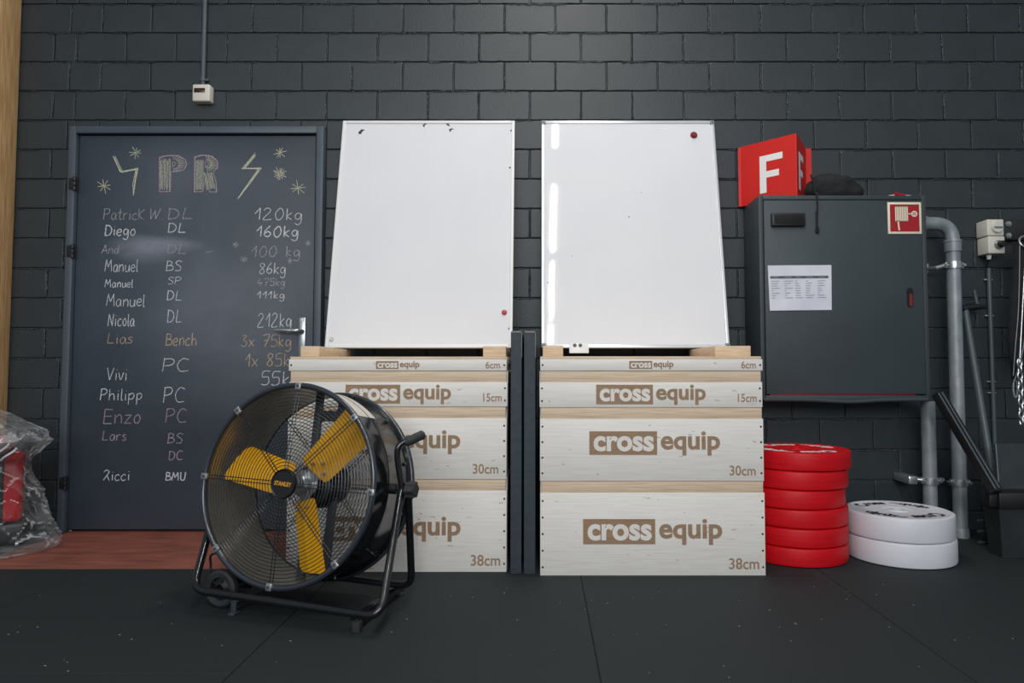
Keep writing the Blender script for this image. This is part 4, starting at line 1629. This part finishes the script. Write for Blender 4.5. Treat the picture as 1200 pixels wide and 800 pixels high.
# dark bin standing at the right edge
BY = 3.06
bx0 = aY(1171, 597, BY).x
t = thing('storage_bin', 'dark plastic bin with a wide rim at the right edge', 'bin', (bx0 + .25, BY + .15, 0))
zr0, zr1 = aY(1170, 596, BY).z, aY(1170, 577, BY).z
bl = aY(1177, 655, BY)
b = B()
x_r = bx0 + .48
vs = [(bl.x, BY + .012, .001), (x_r - .03, BY + .012, .001), (x_r - .03, BY + .10, .001), (bl.x, BY + .10, .001),
      (bx0, BY, zr0), (x_r, BY, zr0), (x_r, BY + .115, zr0), (bx0, BY + .115, zr0)]
b.add(vs, [[0, 1, 2, 3], [4, 5, 6, 7], [0, 1, 5, 4], [1, 2, 6, 5], [2, 3, 7, 6], [3, 0, 4, 7]])
obj('bin_body', b, M['darkbox'], t)
b = B()
b.box((bx0 - .006, BY - .012, zr0), (x_r + .02, BY + .125, zr1), .006)
b.box((bx0 - .042, BY + .0, zr0 + .006), (bx0 + .01, BY + .05, zr1 - .006), .006)
obj('bin_rim', b, M['black'], t)
b = B()
pz = aY(1167, 520, BY + .10).z
px_ = aY(1167, 520, BY + .10).x
px2 = aY(1171, 577, BY + .10).x
vs = [(px2, BY + .10, zr1), (x_r, BY + .10, zr1), (x_r, BY + .10, pz), (px_, BY + .10, pz)]
vs += [(x, y + .015, z) for x, y, z in vs]
b.add(vs, [[0, 1, 2, 3], [4, 5, 6, 7], [0, 1, 5, 4], [1, 2, 6, 5], [2, 3, 7, 6], [3, 0, 4, 7]])
lidp = obj('upright_lid', b, mat('bin_lid', (46, 53, 54), .6, (52, 59, 60), 14), t)
b = B()
b.tube([(px_ - .001, BY + .099, pz), (px2 - .001, BY + .099, zr1)], .0022, 6)
obj('lid_edge', b, M['grey_plastic'], lidp)

# square bar leaning across the pipes onto the bin
e0, e1 = aY(1099, 461, 3.30), aY(1168, 577, 3.02)
t = thing('angled_bar', 'black square metal bar slanting across the grey pipes', 'bar', e1)
b = B()
dv = (e1 - e0)
ql = dv.to_track_quat('Z', 'Y').to_matrix().to_4x4()
MB_ = Matrix.Translation(e0) @ ql
b.box((-.022, -.022, 0), (.022, .022, dv.length), .004, 2, M_=MB_)
obj('square_tube', b, M['black'], t)
b = B()
nside = MB_.to_3x3().inverted() @ Vector((-.15, -1, .25)).normalized()
ang = math.atan2(nside.y, nside.x)
for s in (-.5, .5):
    pth = []
    for k in (0.02, .98):
        base = Vector((math.cos(ang) * .0255 - math.sin(ang) * s * .016, math.sin(ang) * .0255 + math.cos(ang) * s * .016, dv.length * k))
        pth.append(MB_ @ base)
    b.tube(pth, .0042, 8)
obj('raised_ribs', b, M['darktool'], t)

# small tined rack on the floor between the pipe and the bin
q = aZ(1165, 642, 0)
t = thing('tined_rack', 'small black tined rack foot on floor beside the bin', 'rack', (q.x, 3.30, 0))
b = B()
xa, xb = aY(1146, 640, 3.32).x, aY(1164, 640, 3.28).x
for z in (.012, .065, .115):
    b.box((xa - .0, 3.31, z - .010), (xb, 3.325, z + .002), .003)
obj('tine', b, M['darktool'], t)
b = B()
b.box((xb - .016, 3.28, 0.001), (xb + .02, 3.34, .135), .004)
obj('rack_upright', b, M['black'], t)

# =================================================================== DRUM FAN
FC = Vector((-.884, 2.381, .4375))
yaw, pit = math.radians(17.0), math.radians(9.05)
rt = Vector((math.cos(yaw), -math.sin(yaw), 0))
nf = Vector((-math.sin(yaw) * math.cos(pit), -math.cos(yaw) * math.cos(pit), math.sin(pit)))
upf = rt.cross(-nf)
ROLL = math.radians(1.95)
DM = Matrix(((rt.x, upf.x, nf.x, FC.x), (rt.y, upf.y, nf.y, FC.y), (rt.z, upf.z, nf.z, FC.z), (0, 0, 0, 1)))   # local x right, y up, z out of the front
DD = .262
fan = thing('drum_fan', 'black drum fan with yellow blades on a wheeled stand', 'fan', (FC.x, FC.y + .1, 0))
b = B()
b.lathe([(.339, .004), (.343, 0), (.345, -.006), (.338, -.014), (.338, -.10), (.340, -.105), (.338, -.11), (.338, -DD + .014), (.345, -DD + .006),
         (.343, -DD), (.339, -DD - .004), (.3365, -DD), (.3365, -.0)], 96, DM, closed=True)
drum = obj('drum_shell', b, M['blackmetal'], fan)
b = B()
b.lathe([(.3355, -.004), (.3350, -.05), (.3350, -DD + .004)], 96, DM)
obj('drum_lining', b, M['drum_in'], drum)
b = B()
for zz_ in (0.004, -DD - .004):
    b.lathe([(.343 + .010 * math.cos(a), zz_ + .010 * math.sin(a)) for a in [2 * math.pi * k / 12 for k in range(12)]], 96, DM, closed=True)
obj('rolled_rim', b, M['rim'], drum)


def guard(name, zplane, dome, sgn, r0, nr, rw):
    b = B()
    R1 = .334
    for k in range(nr):
        r_ = r0 + (R1 - r0) * k / (nr - 1)
        z = zplane + sgn * dome * (1 - (r_ / R1) ** 2)
        b.tube([DM @ Vector((r_ * math.cos(a), r_ * math.sin(a), z)) for a in [2 * math.pi * j / 72 for j in range(72)]], rw, 5, closed=True)
    for k in range(8):
        a = ROLL + k * math.pi / 4
        for off in (-.006, .006):
            pts = []
            for j in range(9):
                r_ = .045 + (.340 - .045) * j / 8
                z = zplane + sgn * (dome * (1 - (r_ / R1) ** 2) - .003)
                # local y up: angle measured clockwise from up
                pts.append(DM @ Vector((r_ * math.sin(a) + off * math.cos(a), r_ * math.cos(a) - off * math.sin(a), z)))
            b.tube(pts, .0018, 5)
    return obj(name, b, M['wire'], fan)


fg = guard('front_guard', .006, .010, 1, .062, 24, .00145)
rg = guard('rear_guard', -DD - .006, .02, -1, .09, 21, .0012)
for k in range(8):
    a = ROLL + k * math.pi / 4
    b = B()
    Mk = DM @ Matrix.Rotation(-a, 4, 'Z') @ Matrix.Translation((0, .340, .010))
    b.box((-.011, -.013, -.004), (.011, .012, .006), .002, M_=Mk)
    cp = obj('guard_clip', b, M['steel'], fan)
    b = B()
    b.cyl(Mk @ Vector((0, 0, .005)), Mk @ Vector((0, 0, .010)), .0045, n=10)
    obj('clip_screw', b, M['darkgrey'], cp)
# badge in the middle of the front guard
b = B()
b.lathe([(0, .006), (.047, .006), (.051, .010), (.051, .018), (.048, .022), (.045, .020), (.044, .018), (0, .018)], 40, DM)
badge = obj('centre_badge', b, M['black'], fan)
b = B()
put_text(b, 'STANLEY', -.0345, .0345, -.0075, .0075, DM @ Matrix.Rotation(math.radians(-4), 4, 'Z'), z=.0188, offset=.03)
obj('badge_lettering', b, M['gold'], badge, smooth=0)
# motor and mount
b = B()
b.lathe([(0, -.135), (.028, -.135), (.03, -.15), (.074, -.16), (.08, -.17), (.08, -DD + .0), (.076, -DD - .022), (.06, -DD - .03), (0, -DD - .032)], 40, DM)
for k in range(18):
    a = 2 * math.pi * k / 18
    Mk = DM @ Matrix.Rotation(a, 4, 'Z')
    b.box((.078, -.002, -DD + .01), (.087, .002, -.175), M_=Mk)
obj('motor', b, M['black'], fan)
b = B()
for x in (-.066, .036):
    b.box((x, -.3345, -.222), (x + .03, .3345, -.205), .002, M_=DM)
b.box((-.05, .235, -.23), (.05, .275, -.21), .003, M_=DM)
b.box((-.05, -.30, -.23), (.05, -.26, -.21), .003, M_=DM)
obj('motor_mount', b, M['darkgrey'], fan)
# hub spider and three blades
b = B()
b.lathe([(0, -.058), (.030, -.058), (.034, -.062), (.034, -.10), (.05, -.104), (.05, -.112), (0, -.112)], 32, DM)
BA = [math.radians(x) for x in (167, 46, -75)]
for a in BA:
    Mk = DM @ Matrix.Translation((0, 0, -.098)) @ Matrix.Rotation(a, 4, 'Z') @ Matrix.Rotation(math.radians(21), 4, 'X')
    b.prism([(.02, -.022), (.115, -.042), (.122, 0), (.115, .042), (.02, .022)], .005, Mk)
obj('blade_hub', b, M['steel'], fan)
for a in BA:
    Mk = DM @ Matrix.Translation((0, 0, -.098)) @ Matrix.Rotation(a, 4, 'Z') @ Matrix.Rotation(math.radians(21), 4, 'X')
    b = B()
    nr_, nc = 18, 13
    vs, fs = [], []
    for side in (0, 1):
        for i in range(nr_ + 1):
            s = i / nr_
            for j in range(nc + 1):
                q = j / nc * 2 - 1
                r_ = .060 + (.308 - .060) * s
                half = .061 + .011 * s
                # rounded outer and inner corners
                ec = 1.0
                if s > .92:
                    ec = 1 - .05 * ((s - .92) / .08) ** 2
                if s < .08:
                    ec = 1 - .14 * ((.08 - s) / .08) ** 2
                skew = .014 * s * q
                yy = q * half * ec + .004
                zc = .007 * (1 - q * q) * (0.4 + .6 * s) - .002
                crease = .006 * math.exp(-((q + .15) / .10) ** 2) * min(1, s * 4) * (1 if s > .12 else 0)
                vs.append((r_ + skew - (.012 * max(0, abs(q) - .85) / .15 if i == nr_ else 0), yy, zc + crease + .006 + (.0022 if side else 0)))
    n0 = (nr_ + 1) * (nc + 1)
    for i in range(nr_):
        for j in range(nc):
            k = i * (nc + 1) + j
            fs.append([k, k + 1, k + nc + 2, k + nc + 1])
            fs.append([k + n0, k + n0 + nc + 1, k + n0 + nc + 2, k + n0 + 1])
    for i in range(nr_):
        for j in (0, nc):
            k = i * (nc + 1) + j
            fs.append([k, k + nc + 1, k + nc + 1 + n0, k + n0])
    for j in range(nc):
        for i in (0, nr_):
            k = i * (nc + 1) + j
            fs.append([k, k + 1, k + 1 + n0, k + n0])
    b.add(vs, fs, Mk)
    bl_ = obj('blade', b, M['yellow'], fan, smooth=50)
    for (x, y) in ((.085, -.026), (.085, .026), (.112, 0)):
        b = B()
        b.cyl(Mk @ Vector((x, y, .010)), Mk @ Vector((x, y, .026)), .0052, n=12, bev=.001)
        obj('rivet', b, M['steel'], bl_)
# stickers on the drum
b = B()


def drum_patch(b, a0, a1, z0, z1, rr=.3388):
    n = 14
    vs = []
    for i in range(n + 1):
        a = a0 + (a1 - a0) * i / n
        for z in (z0, z1):
            vs.append(DM @ Vector((rr * math.sin(a), rr * math.cos(a), z)))
    b.add(vs, [[2 * i, 2 * i + 1, 2 * i + 3, 2 * i + 2] for i in range(n)])


drum_patch(b, math.radians(14), math.radians(44), -.03, -.15)
obj('warning_sticker', b, M['sticker'], drum)
# rivets round the drum
for k in range(12):
    b = B()
    a = math.radians(15 + 30 * k)
    p0 = DM @ Vector((.337 * math.sin(a), .337 * math.cos(a), -DD + .04))
    p1 = DM @ Vector((.346 * math.sin(a), .346 * math.cos(a), -DD + .04))
    b.cyl(p0, p1, .008, n=10, bev=.002)
    obj('drum_bolt', b, M['blackmetal'], drum)
# stand: two bent tube frames
mid = FC - nf * (DD * .47)
pvR, pvL = mid + rt * .375, mid - rt * .375
hz = .0495
fL, fR = aZ(226, 691, .082), aZ(446, 723, .062)
dirb = (fR - fL).normalized()
rR = Vector((-.470, 2.505, hz))
rL = rR - dirb * .765
TR = .0132
b = B()
b.tube(arc_path([pvL - rt * .0, fL, fR, pvR + rt * .004], .055, 8), TR, 14)
obj('front_frame', b, M['blackmetal'], fan)
b = B()
b.tube(arc_path([pvL - rt * .026, rL, rR, pvR + rt * .030], .055, 8), TR, 14)
obj('rear_frame', b, M['blackmetal'], fan)
for s, pv in ((1, pvR), (-1, pvL)):
    b = B()
    b.cyl(mid + rt * s * .33, pv + rt * s * .045, .0085, n=14)
    b.cyl(mid + rt * s * .336, mid + rt * s * .362, .018, n=18, bev=.002)
    ax = obj('pivot_bolt', b, M['black'], fan)
    b = B()
    b.cyl(pv + rt * s * .022, pv + rt * s * .060, .025, .025, n=24, bev=.005)
    for k in range(6):
        a = k * math.pi / 3
        pk = pv + rt * s * .041 + Vector((0, 0, 1)) * .022 * math.sin(a) + rt.cross(Vector((0, 0, 1))) * .022 * math.cos(a)
        b.cyl(pk - rt * .016, pk + rt * .016, .0085, n=10, bev=.002)
    obj('clamp_knob', b, M['rubber'], ax)
# pull handle
H0 = pvR + rt * .012 + Vector((0, 0, -.02))
hp_ = [H0, aY(467, 545, 2.385), aY(466, 528, 2.385), aY(471, 519, 2.39), aY(482, 516, 2.40)]
b = B()
b.tube(smooth_line(hp_, 6), .0115, 12)
hnd = obj('pull_handle', b, M['blackmetal'], fan)
b = B()
gpt = smooth_line([aY(474, 518, 2.392), aY(482, 515.5, 2.40), aY(489, 512, 2.42), aY(495, 509.5, 2.44)], 5)
b.tube(gpt, [.0135] * 2 + [.0165] * (len(gpt) - 4) + [.0175, .016], 14)
obj('grip', b, M['rubber'], hnd)
# wheels on an axle at the left
nh = Vector((-math.sin(yaw), -math.cos(yaw), 0))
wc = aZ(257, 690, .066)
axle_pts = []
for k, off in enumerate((0.012, .15)):
    c = wc - nh * off
    axle_pts.append(c)
    Mw = Matrix.Translation(c) @ nh.to_track_quat('Z', 'Y').to_matrix().to_4x4()
    b = B()
    b.lathe([(.040, -.012), (.056, -.016), (.064, -.010), (.0655, 0), (.064, .010), (.056, .016), (.040, .012)], 40, Mw, closed=True)
    ty = obj('wheel', b, M['rubber'], fan)
    b = B()
    b.lathe([(.012, -.014), (.016, -.014), (.016, .012), (.036, .004), (.041, .012), (.041, -.012), (.036, -.004), (.012, -.010)], 32, Mw, closed=True)
    for j in range(5):
        Mj = Mw @ Matrix.Rotation(j * 2 * math.pi / 5, 4, 'Z')
        b.box((.012, -.004, -.004), (.040, .004, .010), .001, M_=Mj)
    obj('wheel_hub', b, M['black'], ty)
b = B()
b.cyl(axle_pts[0] + nh * .02, axle_pts[1] - nh * .02, .006, n=12)
b.box((-.012, 0, 0), (.012, .22, .006), .001, M_=Matrix.Translation((wc.x + .03, wc.y - .03, .062)) @ Matrix.Rotation(-yaw, 4, 'Z'))
obj('axle', b, M['black'], fan)
# foot brackets and right hand skid
q = aZ(271, 722, 0)
b = B()
Mf = Matrix.Translation((q.x, q.y + .012, 0)) @ Matrix.Rotation(-yaw, 4, 'Z')
b.box((-.010, 0, .006), (.010, .006, .044), .001, M_=Mf)
b.box((-.012, -.012, .0), (.012, .022, .010), .003, M_=Mf)
b.box((-.010, 0, .040), (.010, .30, .046), .001, M_=Mf)
obj('foot_bracket', b, M['darkgrey'], fan)
s0, s1 = aZ(419, 740, 0), aZ(470, 697, 0)
dv = (s1 - s0)
dv.z = 0
Ms = Matrix.Translation((s0.x, s0.y, 0)) @ Matrix.Rotation(math.atan2(dv.y, dv.x), 4, 'Z')
b = B()
b.box((.0, -.003, .008), (dv.length + .02, .003, .038), .001, M_=Ms)
b.box((.0, -.003, .033), (dv.length + .02, .03, .038), .001, M_=Ms)
sk = obj('skid_rail', b, M['blackmetal'], fan)
b = B()
b.box((-.012, -.012, 0), (.012, .016, .034), .003, M_=Ms)
b.box((dv.length - .02, -.012, 0), (dv.length + .004, .016, .012), .003, M_=Ms)
obj('rubber_foot', b, M['rubber'], sk)
# mains lead looping from the drum to the floor
b = B()
cpts = smooth_line([DM @ Vector((-.20, -.272, -.15)), aY(252, 648, 2.52), aY(247, 662, 2.52), aY(249, 674, 2.52), Vector((aY(256, 686, 2.55).x, 2.56, .010)),
                    Vector((-1.02, 2.70, .006)), Vector((-.8, 2.74, .006))], 6)
b.tube(cpts, .0042, 8)
obj('power_lead', b, M['black'], fan)

# =================================================================== plastic bag with red pads at the left edge
MP = Matrix.Translation((-2.462, 3.262, 0)) @ Matrix.Rotation(math.radians(30), 4, 'Z')
t = thing('punch_pad', 'thick red pad with a black strap band inside clear plastic bag', 'pad', (-2.62, 3.20, .02))
b = B()
b.box((-.40, 0, .115), (0, .11, .445), .028, 4, M_=MP)
obj('pad_body', b, M['redvinyl'], t)
b = B()
b.box((-.130, -.007, .11), (-.070, .117, .45), .006, 2, M_=MP)
obj('strap_band', b, M['black'], t)
b = B()
b.box((-.40, .004, .012), (.02, .106, .114), .02, 3, M_=MP)
obj('black_base', b, M['black'], t)
t = thing('focus_mitt', 'red glove with black and white striped cuff in plastic bag', 'glove', (-2.52, 3.10, .46))
bm = bmesh.new()
bmesh.ops.create_icosphere(bm, subdivisions=4, radius=1)
for v in bm.verts:
    p = v.co
    r_ = 1 + .08 * noise.noise(p * 2)
    v.co = Vector((p.x * .17 * r_, p.y * .055 * r_, p.z * .07 * r_ * (1 - .25 * p.x)))
MG = Matrix.Translation((-2.545, 3.115, .505)) @ Matrix.Rotation(math.radians(30), 4, 'Z') @ Matrix.Rotation(math.radians(28), 4, 'Y')
b = B()
b.addbm(bm, MG)
gl = obj('glove_body', b, M['redvinyl'], t, smooth=60)
for nm, mm, x0_, rad, dy in (('black_stripe', 'black', .004, .009, .001), ('white_stripe', 'white', .018, .0055, .004)):
    for k in range(4):
        x = x0_ + k * .034
        e_ = math.sqrt(max(0.03, 1 - (x / .175) ** 2))
        pts = [MG @ Vector((x + .012 * math.sin(a * 2), -(.056 * e_) * math.cos(a) - dy, .068 * e_ * math.sin(a) * .85)) for a in [-1.0 + 2.0 * j / 10 for j in range(11)]]
        b = B()
        b.tube(pts, rad, 8)
        obj(nm, b, M[mm], gl)


def bag_mesh():
    """crumpled film: facets between random creases"""
    b = B()
    NA, NH = 168, 96
    H = .668
    prof = [(0.0, .40, .22), (.035, .43, .22), (.09, .40, .20), (.17, .375, .185), (.25, .34, .17), (.33, .29, .15), (.40, .275, .15), (.47, .34, .16),
            (.51, .385, .17), (.55, .36, .15), (.585, .27, .12), (.63, .20, .09), (.66, .12, .05), (.67, .03, .02)]
    rnd = random.Random(4)
    cells = [(rnd.uniform(0, 2 * math.pi), rnd.uniform(0, H), rnd.uniform(-1, 1), rnd.uniform(-.9, .9), rnd.uniform(-1.2, 1.2)) for _ in range(90)]

    def facet(a, h):
        best = []
        for (ca, ch, o, ga, gh) in cells:
            da = (a - ca + math.pi) % (2 * math.pi) - math.pi
            dx, dy = da * .32, h - ch
            best.append((dx * dx + dy * dy, o * .03 + ga * dx + gh * dy))
        best.sort()
        d0, d1 = math.sqrt(best[0][0]), math.sqrt(best[1][0])
        w_ = max(0, min(1, .5 + (d1 - d0) / .03))
        return best[0][1] * w_ + best[1][1] * (1 - w_), (d1 - d0)

    def pr(h):
        for (a, c) in zip(prof, prof[1:]):
            if a[0] <= h <= c[0]:
                s = (h - a[0]) / (c[0] - a[0])
                return a[1] + (c[1] - a[1]) * s, a[2] + (c[2] - a[2]) * s
        return prof[-1][1], prof[-1][2]
    vs, fs, edges = [], [], {}
    for i in range(NH + 1):
        h = H * i / NH
        rx, ry = pr(h)
        for j in range(NA):
            a = 2 * math.pi * j / NA
            p = Vector((math.cos(a) * 2.1, math.sin(a) * 2.1, h * 8))
            fz, edge = facet(a, h)
            edges[(i, j)] = edge
            k = 1 + .05 * noise.noise(p) + .55 * max(-.14, min(.16, fz)) + (.02 if edge < .006 else 0)
            zz = h + .012 * noise.noise(p * 1.9) * (1 if i else 0)
            vs.append((-2.70 + rx * math.cos(a) * k, min(3.205 + 1.22 * ry * math.sin(a) * k, 3.452), max(zz, .002)))
    for i in range(NH):
        for j in range(NA):
            k = (j + 1) % NA
            fs.append([i * NA + j, i * NA + k, (i + 1) * NA + k, (i + 1) * NA + j])
    b.add(vs, fs)
    for q in range(len(fs)):
        i, j = divmod(q, NA)
        wd = .0045 + .0045 * noise.noise(Vector((i * .08, j * .05, 7)))
        b.mi[q] = 1 if edges[(i, j)] < wd or i < 2 else 0
    b.add(vs, [list(range(NA)), [NH * NA + j for j in range(NA)]])
    return b


tag(obj('plastic_bag', bag_mesh(), [M['film'], M['film_crease']], smooth=35), 'crumpled clear plastic bag of red gear at the left wall', 'bag')
